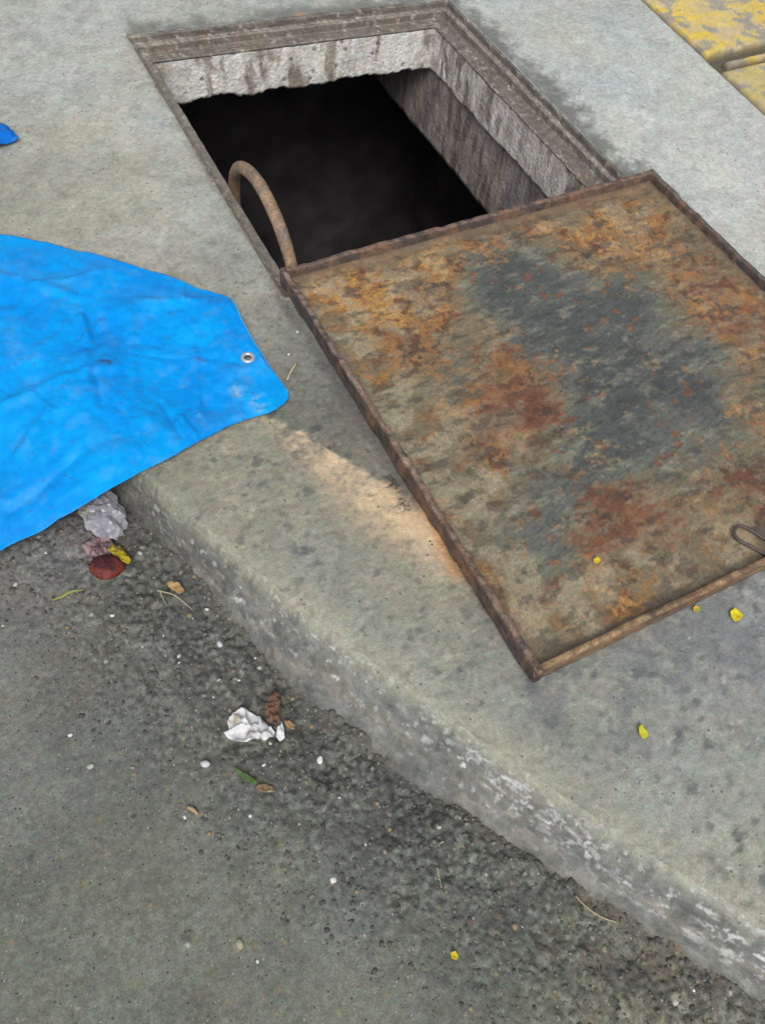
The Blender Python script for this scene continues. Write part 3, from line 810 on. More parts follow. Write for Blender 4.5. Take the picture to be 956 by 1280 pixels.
def build_cover():
    m = 430
    u, v = np.meshgrid(np.linspace(0.006, 0.994, m), np.linspace(0.006, 0.994, m))
    P = uv2xy(u, v); X = P[..., 0]; Y = P[..., 1]
    c, n2, n3 = panel_col(X, Y)
    e = np.minimum(np.minimum(u, 1 - u), np.minimum(v, 1 - v))
    Z = FLOOR + 0.003 * (fbm(X * 4, Y * 4, 2, 3) - 0.5) + 0.0022 * (n2 - 0.5) + 0.0012 * (n3 - 0.5)
    # crud banked in the angle below the rim
    bank = ss(0.034, 0.010, e + 0.02 * (n2 - 0.5))
    Z = Z + 0.006 * bank
    c = mix(c, C(96, 74, 50), 0.7 * bank)
    c = mix(c, C(60, 52, 44), 0.6 * ss(0.022, 0.012, e) * ss(0.4, 0.6, fbm(X * 20, Y * 20, 3, 2)))
    c = mix(c, C(92, 66, 46), 0.5 * ss(0.055, 0.03, v + 0.02 * (n2 - .5)))
    p = at(750, 700, FLOOR)
    c = np.clip(c, 0.01, 0.8)
    V = np.stack([X, Y, Z], -1).reshape(-1, 3)
    parts = [new_mesh('panel', V, gridf(m, m, flip=True), M_panel, col=c.reshape(-1, 3))]
    # underside plate
    a, b, cc, d = [uv2xy(np.array(q[0]), np.array(q[1])) for q in ((0.01, 0.01), (0.99, 0.01), (0.99, 0.99), (0.01, 0.99))]
    Vb = [(*q, z) for z in (ZP0 + 0.004, 0.018) for q in (a, b, cc, d)]
    parts.append(new_mesh('base_plate', Vb, BF, M_rust, col=C(70, 52, 42), smooth=False))
    T = 0.013
    prof = subdiv_prof([(0, ZP0), (0, RIMH - 0.003), (0.002, RIMH), (T - 0.002, RIMH), (T, RIMH - 0.003), (T + 0.001, ZP0)], 0.004)
    def rimcol(base, alt, top, rust=0.3, seed=0):
        def f(V):
            X, Y, Z = V[:, 0], V[:, 1], V[:, 2]
            n = fbm((X + Y) * 14, Z * 60 + (X - Y) * 10, 4, seed); n2 = fbm((X + Y) * 70, Z * 120 + (X - Y) * 50, 3, seed + 1)
            c = np.repeat(C(*base)[None], len(V), 0)
            c = mix(c, C(*alt), ss(0.42, 0.6, n))
            c = mix(c, C(124, 78, 48), 0.5 * ss(0.60 - rust * 0.2, 0.72 - rust * .2, fbm((X + Y) * 30 + 5, (X - Y) * 30, 4, seed + 3)))
            c = mix(c, C(*top), 0.75 * ss(RIMH - 0.005, RIMH - 0.001, Z) * ss(0.35, 0.6, n2))
            c = c * (1 + 0.6 * (n2 - 0.5))[:, None]
            return np.clip(c, 0.01, 0.8)
        return f
    def lift(seed, amp):
        w0 = wobble(amp, 26, seed)
        def f(P, t):
            w = w0(P, t); tt = t[:, None]
            w[..., 2] -= 0.004 * ss(0.52, 0.68, fbm(tt * 9 + seed, tt * 0 + seed, 4, seed)) * (P[..., 2] > 0.03)
            return w
        return f
    a, b, c_, d = [np.append(q, 0) for q in (CA, CB, CC, CD)]
    # profile's side axis points inwards for this travel direction (a->c: inward is +x ...)
    def rim(p, q, cf, seed, amp=0.0022, ext=(0, 0), dz=0):
        dd = (q - p) / np.linalg.norm(q - p); sd_ = np.cross(dd, (0, 0, 1)); cen = (a + b + c_ + d) / 4
        sg = 1 if np.dot(sd_, cen - p) > 0 else -1
        pf = [(sg * s_, z_ + dz * (z_ > 0.02)) for s_, z_ in prof]
        return bar('rim', p, q, pf, M_rust, 260, cf, lift(seed, amp), ext=ext)
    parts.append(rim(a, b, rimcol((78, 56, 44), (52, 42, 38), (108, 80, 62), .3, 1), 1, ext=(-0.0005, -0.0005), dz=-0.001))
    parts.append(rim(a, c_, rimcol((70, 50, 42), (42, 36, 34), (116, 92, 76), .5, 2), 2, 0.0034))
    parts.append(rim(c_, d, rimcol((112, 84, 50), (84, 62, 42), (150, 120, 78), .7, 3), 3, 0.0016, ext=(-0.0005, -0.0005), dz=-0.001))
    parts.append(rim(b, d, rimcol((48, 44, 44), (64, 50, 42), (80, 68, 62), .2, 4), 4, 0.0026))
    # wire lifting loop lying in the tray
    zz = FLOOR + 0.007
    hp = [at(x, y, z_) for x, y, z_ in [(985, 706, zz), (958, 694, zz), (940, 684, zz + .003), (924, 676, zz + .004), (917, 668, zz + .004), (919, 660, zz + .004), (928, 658, zz + .004), (945, 667, zz + .003), (965, 680, zz), (992, 696, zz)]]
    parts.append(tube('lifting_loop', hp, 0.0034, M_rust, C(58, 46, 42), ns=8, sub=6))
    adopt(cover, parts)
build_cover()

# ------------------------------------------------------------------ painted yellow slabs beyond the joint
band = empty('painted_slab_strip', (2.5, 1.8, 0)); band['kind'] = 'structure'
def ycol(X, Y, Z, old):
    n = fbm(X * 9, Y * 9, 4, 2); n2 = fbm(X * 34, Y * 34, 4, 4); n3 = fbm(X * 120, Y * 120, 3, 6)
    c = np.broadcast_to(CR(236, 206, 96), X.shape + (3,)).copy()
    c = mix(c, CR(226, 204, 140), 0.7 * ss(0.42, 0.60, n))
    c = mix(c, CR(214, 194, 168), 0.6 * ss(0.5, 0.62, fbm(X * 14, Y * 30, 4, 7)))
    if old:
        c = mix(c, C(176, 164, 112), 0.6)
    c = mix(c, CR(158, 158, 154), 0.85 * ss(0.55, 0.60, n2 * 0.55 + 0.45 * fbm(X * 14 + 2, Y * 14, 3, 5)))
    c = c * (1 + 0.4 * (n3 - 0.5) + 0.25 * (n2 - 0.5))[..., None]
    return c
def slab(x0f, x1, ya, yb, old=False, top=0.004):
    nu, nv = 90, max(6, int(abs(yb - ya) / 0.008))
    v = np.linspace(ya, yb, nv); V = []; 
    edge = np.array([x0f(q) for q in v])
    t = np.linspace(0, 1, nu)
    X = edge[:, None] * (1 - t) + x1 * t
    Y = np.repeat(v[:, None], nu, 1) + 0.03 * (X - 2.19)
    du = np.minimum(X - edge[:, None], 1); dv = np.minimum(v - ya, yb - v)[:, None]
    rag = 0.010 * (fbm(X * 30, Y * 30, 3, 1) - 0.5)
    e = np.minimum(du, dv) + rag * 0.6
    Z = top + 0.004 * (fbm(X * 12, Y * 12, 4, 3) - 0.5) - 0.012 * ss(0.012, -0.002, e)
    c = ycol(X, Y, Z, old)
    c = mix(c, C(86, 74, 50), 0.85 * ss(0.016, 0.0, e + 0.01 * (fbm(X * 40, Y * 40, 3, 2) - .5)))
    # skirt down to the bed
    Xs = np.pad(X, 1, mode='edge'); Ys = np.pad(Y, 1, mode='edge'); Zs = np.pad(Z, 1, mode='edge')
    Zs[0] = Zs[-1] = -0.03; Zs[:, 0] = Zs[:, -1] = -0.03
    cs = np.pad(c, ((1, 1), (1, 1), (0, 0)), mode='edge'); cs[0] = cs[-1] = C(84, 74, 56); cs[:, 0] = cs[:, -1] = C(84, 74, 56)
    V = np.stack([Xs, Ys, Zs], -1).reshape(-1, 3)
    return new_mesh('slab', V, gridf(*Xs.shape), M_yellow, col=np.clip(cs, .01, .85).reshape(-1, 3), kind='structure')
jf = lambda y: 2.168 + (y - 1.547) * 0.069 + 0.010 + 0.006 * (float(fbm(np.array([y * 16.0]), np.array([0.5]), 3, 5)[0]) - 0.5)
adopt(band, [slab(jf, 3.1, 1.872, 3.4), slab(lambda y: jf(y) + 0.05, 3.1, 1.806, 1.838, top=0.002), slab(jf, 3.1, 0.4, 1.796, True, top=0.001)])

# ------------------------------------------------------------------ tarpaulins
def interp_poly(pts, t):
    pts = np.array(pts, float); d = np.r_[0, np.cumsum(np.hypot(*np.diff(pts[:, :2], axis=0).T))]; d /= d[-1]
    return np.stack([np.interp(t, d, pts[:, k]) for k in range(pts.shape[1])], -1)

def tarp_base(X, Y):
    v = X - xk(Y)
    out = ss(0.02, -0.34, v)
    return 0.006 - 0.075 * out

def build_tarp():
    UP = [(-420, 235), (-200, 262), (0, 293), (60, 303), (110, 318), (160, 333), (205, 346), (250, 362), (278, 369), (288, 374), (294, 384), (302, 402), (316, 428), (334, 454), (353, 480), (359, 489), (360.5, 494)]
    LO = [(-420, 900), (-200, 790), (0, 692), (50, 665), (100, 637), (135, 617), (170, 597), (215, 575), (255, 550), (285, 533), (312, 523), (335, 517), (347, 511), (355, 505), (359.5, 499), (360.5, 495)]
    nu, nv = 380, 260
    t = np.linspace(0, 1, nu); t = 1 - (1 - t) ** 1.25
    U = interp_poly(UP, t); Lw = interp_poly(LO, t)
    s = np.linspace(0, 1, nv)[:, None, None]
    P = U[None] * (1 - s) + Lw[None] * s                   # photo positions
    X = np.zeros(P.shape[:2]); Y = X.copy(); Z = X.copy() + 0.006
    D = np.stack([P[..., 0] - PW / 2, -(P[..., 1] - PH / 2), np.full(P.shape[:2], -F)], -1) @ ROT.T
    for k in range(6):
        tt = (Z - CAMH) / D[..., 2]
        X = D[..., 0] * tt; Y = D[..., 1] * tt
        Z = 0.5 * Z + 0.5 * tarp_base(X, Y)
    # creases and swells
    edge = np.minimum(np.minimum(s[..., 0], 1 - s[..., 0]) * 1.0, (1 - t)[None, :] * 1.6)
    soft = ss(0.0, 0.10, edge)
    def ridge(nx): return 1 - np.abs(2 * nx - 1) * 1.0
    sw = fbm(X * 4, Y * 4, 3, 3)
    rsx = np.random.RandomState(21)
    cre = 0
    for k in range(110):
        cx_, cy_ = rsx.uniform(-0.35, 0.48), rsx.uniform(0.75, 1.8)
        a_ = rsx.rand() * 3.14; L_ = rsx.uniform(0.02, 0.11); w_ = rsx.uniform(0.008, 0.026); h_ = rsx.uniform(-0.005, 0.008)
        d_ = seg_dist(X + 0.012 * (sw - .5), Y + 0.02 * (fbm(X * 9, Y * 9, 2, 5) - .5), (cx_ - L_ * math.cos(a_), cy_ - L_ * math.sin(a_)), (cx_ + L_ * math.cos(a_), cy_ + L_ * math.sin(a_)))
        cre = cre + h_ * np.clip(1 - d_ / w_, 0, 1) ** 1.2
    fa, fi = worley(X * 11 + 0.5 * sw, Y * 11, 1)
    fb, fj = worley(X * 27, Y * 27 + 0.5 * sw, 4)
    Z = Z + soft * (0.030 * (sw - 0.35) + 0.010 * (0.5 - fa) + 0.0040 * (0.5 - fb)) + cre * (0.3 + 0.7 * soft) + 0.0035 * (fbm(X * 30, Y * 30, 3, 1) - .3) + 0.008 * ss(0.45, 0.7, fbm(X * 6 + 3, Y * 6, 2, 2)) * ss(0.0, 0.05, 1 - t)[None, :]
    # named folds seen in the photo
    for (a, b, w_, h_) in [((0, 508), (130, 468), .014, .012), ((105, 400), (112, 480), .012, .010), ((120, 470), (130, 515), .01, -.008), ((40, 520), (70, 640), .02, .010),
                           ((165, 400), (170, 500), .012, .007), ((0, 350), (110, 380), .014, .008), ((180, 380), (250, 430), .015, .007), ((20, 560), (60, 520), .012, .01)]:
        pa = at(*a, 0); pb = at(*b, 0)
        d = seg_dist(X, Y, pa, pb)
        Z = Z + 0.55 * h_ * np.clip(1 - d / (1.3 * w_), 0, 1) ** 1.1
    n = fbm(X * 6, Y * 6, 4, 1); n2 = fbm(X * 30, Y * 30, 4, 4); n3 = fbm(X * 120, Y * 120, 3, 5)
    c = np.broadcast_to(np.array((0.0, 0.265, 0.70)), X.shape + (3,)).copy()
    c = mix(c, np.array((0.0, 0.20, 0.63)), 0.6 * ss(0.42, 0.62, n))
    c = mix(c, np.array((0.0, 0.315, 0.74)), 0.35 * ss(0.52, 0.7, fbm(X * 9 + 6, Y * 9, 4, 6)))
    c = c * (1 + 0.14 * (n2 - 0.5))[..., None]
    c = c * (1 + 0.22 * (n3 - 0.5) + 0.10 * (fbm(X * 240, Y * 240, 2, 3) - .5))[..., None]
    dust = ss(0.60, 0.74, fbm(X * 11 + 3, Y * 11, 4, 7)) * 0.12 + 0.25 * ss(0.64, 0.76, n2) + 0.25 * ss(0.58, 0.7, fbm(X * 22, Y * 22 + 3, 6, 5, 0.65))
    c = mix(c, CR(90, 170, 230), np.clip(dust, 0, 0.7))
    w, i = worley(X * 60, Y * 60, 3)
    c = mix(c, CR(60, 120, 180), 0.7 * ss(0.25, 0.1, w) * (i < 0.04))
    c = mix(c, CR(120, 180, 225), 0.3 * ss(0.22, 0.1, w) * (i > 0.985))
    for (px, py, rr, cc, a_, sd_) in [(296, 494, .026, (150, 180, 205), .9, 1), (322, 508, .026, (150, 180, 205), .9, 1), (310, 480, .02, (110, 150, 190), .5, 1), (136, 462, .024, (60, 80, 112), .9, 2), (148, 440, .014, (70, 92, 120), .8, 2), (150, 500, .01, (60, 90, 130), .7, 2),
                                      (55, 650, .02, (100, 150, 200), .6, 1), (210, 425, .012, (60, 100, 150), .6, 2), (250, 455, .02, (90, 130, 180), .5, 2)]:
        p = at(px, py, 0)
        mk = ss(rr, rr * 0.2, np.hypot(X - p[0], Y - p[1]) + rr * 1.3 * (n2 - 0.5)) * (2.4 * np.clip(n3 + 0.8 * (n2 - 0.5) - 0.30, 0, 1))
        c = mix(c, CR(*cc), np.clip(a_ * mk, 0, 1))
    c = np.clip(c, 0.0, 0.85)
    eye = at(310, 447, 0.012)
    cx = 0.25 * (X[:-1, :-1] + X[1:, :-1] + X[:-1, 1:] + X[1:, 1:]); cy = 0.25 * (Y[:-1, :-1] + Y[1:, :-1] + Y[:-1, 1:] + Y[1:, 1:])
    keep = np.hypot(cx - eye[0], cy - eye[1]) > 0.0085
    # keep the sheet clear of the slab
    Z = np.maximum(Z, pave_height(X, Y) * (X > xk(Y)) + 0.0035 - 1.0 * (X < xk(Y) + 0.005))
    dd = np.hypot(X - eye[0], Y - eye[1]); ez = 0.011
    Z = Z * ss(0.012, 0.035, dd) + ez * (1 - ss(0.012, 0.035, dd))
    V = np.stack([X, Y, Z], -1)
    root = empty('tarpaulin', (0.2, 1.2, 0))
    tag(root, 'bright blue crumpled plastic tarpaulin spread over the kerb with an eyelet near its corner', 'tarpaulin')
    sh = new_mesh('sheet', V.reshape(-1, 3), gridf(nv, nu), M_tarp, col=c.reshape(-1, 3))
    me = sh.data
    new_keep = keep.ravel()
    import bmesh
    bm = bmesh.new(); bm.from_mesh(me); bm.faces.ensure_lookup_table()
    dead = [bm.faces[i] for i in np.nonzero(~new_keep)[0] if i < len(bm.faces)]
    # face order equals grid order unless validate() dropped slivers at the tip
    dead = [f for f in dead if (f.calc_center_median().xy - Vector((eye[0], eye[1]))).length < 0.012]
    bmesh.ops.delete(bm, geom=dead, context='FACES')
    bmesh.ops.remove_doubles(bm, verts=bm.verts, dist=0.00005)
    bm.to_mesh(me); bm.free()
    so_ = sh.modifiers.new('thick', 'SOLIDIFY'); so_.thickness = 0.0016; so_.offset = 0
    # welded hem round the cut end
    hem = []
    ux = U[:, 0]
    for j in range(nu):
        if ux[j] > 288 and j % 2 == 0:
            hem.append(V[0, j])
    hem = [h for k, h in enumerate(hem) if k == 0 or np.linalg.norm(h - hem[k - 1]) > 0.004]
    hm = tube('hem', [h + np.array([0, 0, 0.0002]) for h in hem], 0.0011, M_tarp, CR(110, 190, 250), ns=6, sub=2)
    # eyelet
    ro, ri, hh = 0.0150, 0.0074, 0.0022
    prof = [(ri, 0.0), (ri + 0.0012, hh), ((ro + ri) / 2, hh * 1.35), (ro - 0.0012, hh), (ro, 0.0), (ro, -0.001), (ri, -0.003)]
    Vv = []; ff = []; ns = 40; npf = len(prof)
    for i in range(ns):
        a = 2 * math.pi * i / ns
        for r, z in prof:
            Vv.append((eye[0] + r * math.cos(a), eye[1] + r * math.sin(a), ez + 0.0012 + z))
    for i in range(ns):
        for j in range(npf):
            k = (j + 1) % npf; i2 = (i + 1) % ns
            ff.append((i * npf + j, i2 * npf + j, i2 * npf + k, i * npf + k))
    ey_ = new_mesh('eyelet', Vv, ff, M_metal)
    adopt(root, [sh, hm, ey_])
build_tarp()

def patch(name, outline, m, colf, z0=0.0, amp=0.004, sc=40, rings=12, seed=0, lift=0.004, road=False, parent=None, fine=0.5, thick=0.0008, cup=0.0, res=80):
    "a thin crumpled piece with a real outline (photo positions at height z0), lying on what is under it"
    P = np.array([at(x, y, z0)[:2] for x, y in outline])
    cl = np.vstack([P, P[:1]]); R = interp_poly(cl, np.linspace(0, 1, res, endpoint=False))
    c0 = R.mean(0)
    V = [c0]; rr = [0.0]
    for k in range(1, rings + 1):
        f = k / rings
        jag = 1 if k < rings else 1
        V.extend(c0 + (R - c0) * f * jag); rr.extend([f] * res)
    V = np.array(V); rr = np.array(rr)
    X, Y = V[:, 0], V[:, 1]
    if road:
        base = ROADZ + road_height(X[None], Y[None], np.maximum(xk(Y) - krun(Y) - X, 0)[None])[0]
        base = 0.7 * base.max() + 0.3 * base
    else:
        base = pave_height(X, Y) if z0 < 0.02 else np.full(len(X), z0)
    nn = fbm(X * sc, Y * sc, 3, seed); rd = 1 - np.abs(2 * fbm(X * sc * 1.4 + 3, Y * sc * 1.4, 2, seed + 2) - 1)
    Z = base + lift + amp * ((nn - 0.5) * 2 * fine + rd ** 4 * 1.2 - 0.4) + cup * rr ** 2
    V3 = np.stack([X, Y, Z], -1)
    f = [(0, 1 + j, 1 + (j + 1) % res) for j in range(res)]
    for k in range(1, rings):
        a = 1 + (k - 1) * res; b = 1 + k * res
        for j in range(res):
            q = (j + 1) % res
            f.append((a + j, b + j, b + q, a + q))
    o = new_mesh(name, V3, f, m, parent, colf(V3, rr))
    s_ = o.modifiers.new('thick', 'SOLIDIFY'); s_.thickness = thick; s_.offset = 0
    return o

def plain(r, g, b, var=0.3, sc=60, seed=1, alt=None, raw=False):
    def f(V, rr):
        n = fbm(V[:, 0] * sc, V[:, 1] * sc, 4, seed)
        c = np.repeat((CR if raw or max(r, g, b) - min(r, g, b) > 90 else C)(r, g, b)[None], len(V), 0) * (1 + var * 2 * (n - 0.5))[:, None]
        if alt:
            c = mix(c, C(*alt), ss(0.48, 0.62, fbm(V[:, 0] * sc + 5, V[:, 1] * sc, 3, seed + 2)))
        return np.clip(c, 0.005, 0.9)
    return f

tip = patch('tarpaulin', [(-160, 92), (-60, 122), (0, 151), (12, 160), (24, 172), (24.5, 172.5), (12, 176), (0, 181), (-70, 196), (-160, 215)], M_tarp,
            plain(0, 118, 220, 0.1, 20, raw=True), z0=0.014, amp=0.010, sc=14, lift=0.012, thick=0.0016, res=240)
tag(tip, 'small pointed corner of a second blue sheet at the left, above the big blue tarpaulin', 'tarpaulin')

# ------------------------------------------------------------------ loose grit along the gutter (uncountable)
def ico():
    t = (1 + 5 ** .5) / 2
    v = np.array([(-1, t, 0), (1, t, 0), (-1, -t, 0), (1, -t, 0), (0, -1, t), (0, 1, t), (0, -1, -t), (0, 1, -t), (t, 0, -1), (t, 0, 1), (-t, 0, -1), (-t, 0, 1)], float)
    v /= np.linalg.norm(v[0])
    f = np.array([(0, 11, 5), (0, 5, 1), (0, 1, 7), (0, 7, 10), (0, 10, 11), (1, 5, 9), (5, 11, 4), (11, 10, 2), (10, 7, 6), (7, 1, 8), (3, 9, 4), (3, 4, 2), (3, 2, 6), (3, 6, 8), (3, 8, 9), (4, 9, 5), (2, 4, 11), (6, 2, 10), (8, 6, 7), (9, 8, 1)])
    return v, f
IV, IF = ico()
def rocks(name, pts, sizes, cols, flat=0.6):
    rs = np.random.RandomState(5); n = len(pts)
    V = IV[None] * (1 + 0.5 * (rs.rand(n, 12, 1) - 0.5))
    a = rs.rand(n) * 6.283
    sx = sizes * (0.8 + 0.6 * rs.rand(n)); sy = sizes * (0.7 + 0.3 * rs.rand(n)); sz = sizes * flat
    x = V[..., 0] * sx[:, None]; y = V[..., 1] * sy[:, None]; z = V[..., 2] * sz[:, None]
    X = x * np.cos(a)[:, None] - y * np.sin(a)[:, None]; Y = x * np.sin(a)[:, None] + y * np.cos(a)[:, None]
    V = np.stack([X, Y, z], -1) + pts[:, None, :]
    Fq = (IF[None] + 12 * np.arange(n)[:, None, None]).reshape(-1, 3)
    col = np.repeat(cols[:, None, :], 12, 1) 
    return new_mesh(name, V.reshape(-1, 3), Fq, M_gravel, col=col.reshape(-1, 3), smooth=False, kind='stuff')
rs = np.random.RandomState(3)
def scatter_road(n, dmax, power):
    y = rs.uniform(-0.35, 1.05, n); d = dmax * rs.rand(n) ** power
    x = xk(y) - krun(y) + 0.01 - d
    z = ROADZ + road_height(x[None], y[None], np.maximum(d - 0.01, 0)[None])[0]
    return np.stack([x, y, z], -1), d
PAL = np.array([C(58, 58, 54), C(78, 78, 70), C(98, 96, 84), C(44, 44, 42), C(120, 116, 100), C(132, 112, 76), C(176, 174, 164), C(225, 225, 220)])
p1, d1 = scatter_road(5200, 0.34, 1.7)
s1 = 0.0011 + 0.0042 * rs.rand(len(p1)) ** 4.5
k1 = rs.choice(8, len(p1), p=[.27, .27, .17, .19, .06, .025, .011, .004])
p2, d2 = scatter_road(1500, 1.1, 1.0)
s2 = 0.0008 + 0.0016 * rs.rand(len(p2)) ** 3
k2 = rs.choice(8, len(p2), p=[.29, .29, .2, .14, .05, .025, .004, .001])
yy = rs.uniform(-0.3, 2.7, 900); xx = xk(yy) + 0.02 + rs.rand(900) * 1.6
ok = ~((xx > XL - 0.01) & (xx < XR + 0.01) & (yy > Y0 - 0.05) & (yy < Y1)) & ~((xx > 0.54) & (yy > 0.32) & (yy < 1.4) & (xx < 1.64)) & (xx < 2.1)
xx, yy = xx[ok], yy[ok]
yy2 = skew(xx, yy)
p3 = np.stack([xx, yy2, pave_height(xx[None], yy2[None])[0] + 0.0004], -1)
s3 = 0.0007 + 0.0013 * rs.rand(len(p3)) ** 3
k3 = rs.choice(8, len(p3), p=[.2, .24, .2, .06, .15, .09, .04, .02])
rocks('grit', np.vstack([p1, p2, p3]), np.r_[s1, s2, s3], np.vstack([PAL[k1], PAL[k2], PAL[k3]]))

# crumbs on the seat of the frame
n = 130
side = rs.rand(n); zz_ = -0.0455
x = np.where(side < 0.55, XR - 0.070 * rs.rand(n)**1.6 - 0.010, XL + (XR - XL) * rs.rand(n))
y = np.where(side < 0.55, Y0 + (Y1 - Y0) * rs.rand(n), Y1 - 0.010 - 0.046 * rs.rand(n)**2)
y = skew(x, y)
kk = rs.choice(4, n); PC = np.array([C(200, 198, 184), C(150, 134, 110), C(96, 80, 66), C(120, 110, 96)])
rocks('crumbs', np.stack([x, y, np.full(n, zz_)], -1), 0.0008 + 0.0026 * rs.rand(n) ** 3, PC[kk])

# ------------------------------------------------------------------ litter
def onroad(px, py, dz=0.0):
    p = at(px, py, ROADZ + 0.004)
    return np.array([p[0], p[1], zroad(p[0], p[1]) + dz])

def blob(name, c, rad, m, col, rotz=0, amp=0.12, sc=30, seed=0, sub=3, ridge=False, tilt=0.0):
    import bmesh
    bm = bmesh.new(); bmesh.ops.create_icosphere(bm, subdivisions=sub, radius=1)
    V = np.array([tuple(v.co) for v in bm.verts]); Fc = [tuple(v.index for v in f.verts) for f in bm.faces]; bm.free()
    n = fbm(V[:, 0] * sc / 10 + V[:, 2] * 1.3 + seed, V[:, 1] * sc / 10 - V[:, 2] * 1.1, 3, seed)
    if ridge:
        n = (1 - np.abs(2 * n - 1)) ** 3
    V = V * (1 + amp * 2 * (n - 0.5))[:, None] * np.array(rad)
    R = Matrix.Rotation(rotz, 3, 'Z') @ Matrix.Rotation(tilt, 3, 'X')
    V = V @ np.array(R).T + np.array(c)
    return new_mesh(name, V, Fc, m, col=col(V) if callable(col) else col, smooth=not ridge)

# clear plastic bag, purple wrapper, fruit, leaves by the kerb
p = onroad(133, 668)
bag = blob('plastic_bag', p + np.array([0.006, 0.035, 0.024]), (0.036, 0.058, 0.028), M_clear, None, rotz=0.15, amp=0.2, sc=26, seed=3, sub=4, ridge=True)
tag(bag, 'crumpled clear plastic bag wedged by the kerb under the edge of the blue tarpaulin', 'plastic bag')
yel = patch('scrap', [(98, 634), (106, 631), (112, 640), (108, 650), (100, 646)], M_tint, plain(222, 206, 30, .15), z0=-0.095, road=True, lift=0.014, amp=0.002, res=30, rings=4)
tag(yel, 'bright yellow scrap poking out under the tarpaulin beside the clear plastic bag', 'scrap')
wr = patch('wrapper', [(104, 684), (112, 676), (128, 674), (142, 679), (148, 690), (140, 698), (124, 700), (110, 697)], M_tint,
           plain(82, 56, 62, .5, 90, 2, (140, 110, 112)), z0=ROADZ, road=True, amp=0.010, sc=60, lift=0.006, res=50, rings=9)
tag(wr, 'crumpled dark purple wrapper between the clear bag and the red brown fruit', 'wrapper')
p = onroad(135, 712)
def fruitcol(V):
    n = fbm(V[:, 0] * 60, V[:, 1] * 60, 4, 2)
    c = np.repeat(CR(118, 52, 44)[None], len(V), 0)
    c = mix(c, CR(78, 40, 44), ss(0.45, 0.6, n + 6 * (V[:, 1] - p[1])))
    return c
fruit = empty('fruit', tuple(p))
fb = blob('skin', p + np.array([0, 0, 0.011]), (0.032, 0.024, 0.013), mat('fruit_skin', rough=0.6, spec=.25, n1=(60, .3), n2=(240, .25), bump=(110, .8, .003)), fruitcol, rotz=-0.5, amp=0.20, sc=18, seed=2, sub=4)
st = tube('stem', [p + np.array([-0.022, 0.012, 0.022]), p + np.array([-0.029, 0.016, 0.026])], 0.002, M_tint, C(60, 44, 30), ns=6, sub=3)
adopt(fruit, [fb, st])
tag(fruit, 'shrivelled red brown fruit lying in the gutter below the plastic bag', 'fruit')
lf = patch('leaf', [(137, 692), (145, 686), (152, 689), (158, 695), (166, 705), (163, 710), (156, 709), (150, 702), (142, 698)], M_tint,
           plain(176, 158, 30, .35, 90, 3, (104, 80, 30)), z0=ROADZ, road=True, amp=0.005, sc=60, lift=0.012, res=50, rings=8)
tag(lf, 'curled yellow and brown leaf touching the red brown fruit', 'leaf')
bl = tube('grass_blade', [onroad(64, 750, .004), onroad(78, 746, .006), onroad(90, 741, .006), onroad(106, 738, .005)], 0.0022, M_tint, C(118, 128, 50), ns=5, sub=5, taper=lambda t: 0.4 + 1.2 * math.sin(math.pi * t))
tag(bl, 'thin green grass blade lying on the asphalt left of the red brown fruit', 'grass blade')
tw = empty('twig', tuple(onroad(215, 745)))
t1 = tube('stem', [onroad(197, 739, .007), onroad(205, 743, .009), onroad(218, 747, .009), onroad(230, 754, .008), onroad(241, 763, .005)], 0.0014, M_tint, C(172, 158, 130), ns=6, sub=5, taper=lambda t: 1.2 - 0.7 * t)
t2 = tube('side_stem', [onroad(201, 741, .008), onroad(204, 749, .007), onroad(209, 757, .005)], 0.0012, M_tint, C(160, 146, 118), ns=6, sub=5, taper=lambda t: 1.1 - 0.6 * t)
adopt(tw, [t1, t2])
tag(tw, 'pale forked twig lying in the gutter at the foot of the kerb', 'twig')
sp = tube('straw', [at(359, 475, .006), at(364, 464, .007), at(371, 453, .006)], 0.0018, M_tint, C(196, 180, 140), ns=6, sub=3)
tag(sp, 'short pale straw lying on the concrete between tarpaulin eyelet and steel cover', 'straw')
for (px, py, r, cc, lb) in [(361, 443, .0026, (225, 222, 210), 'tiny white stone on the concrete just above the pale straw'), (372, 415, .0028, (200, 204, 206), 'tiny grey white stone on the concrete beside the upper left rim of the steel cover')]:
    o = blob('stone', at(px, py, 0.002), (r * 1.3, r, r), M_gravel, C(*cc), amp=.2, seed=1, sub=2); tag(o, lb, 'stone')

# white tissue with brown leaf
def tissuecol(V, rr):
    n = fbm(V[:, 0] * 50, V[:, 1] * 50, 4, 2)
    c = np.repeat(C(222, 222, 226)[None], len(V), 0)
    q = at(297, 903, ROADZ); d = np.hypot(V[:, 0] - q[0], V[:, 1] - q[1])
    c = mix(c, C(158, 148, 118), 0.8 * ss(0.017, 0.004, d + 0.012 * (n - .5)))
    q = at(313, 918, ROADZ); d = np.hypot(V[:, 0] - q[0], V[:, 1] - q[1])
    c = mix(c, C(120, 120, 116), 0.8 * ss(0.014, 0.004, d + 0.014 * (n - .5)))
    return np.clip(c * (1 + 0.2 * (n - .5))[:, None], 0, .9)
ti = patch('tissue', [(280, 918), (287, 916), (285, 903), (290, 894), (298, 889), (307, 887), (314, 892), (322, 896), (334, 906), (344, 917), (342, 924), (330, 927), (320, 925), (308, 930), (296, 929), (286, 924)],
           M_tint, tissuecol, z0=ROADZ + .005, road=True, amp=0.013, sc=38, lift=0.006, res=110, rings=22, seed=3)
tag(ti, 'crumpled dirty white tissue lying on the asphalt near the kerb', 'tissue')
t2_ = patch('tissue_piece', [(345, 922), (347, 910), (352, 903), (355, 912), (356, 924), (350, 928)], M_tint, plain(222, 222, 228, .1), z0=ROADZ + .005, road=True, amp=0.006, lift=0.007, res=40, rings=6)
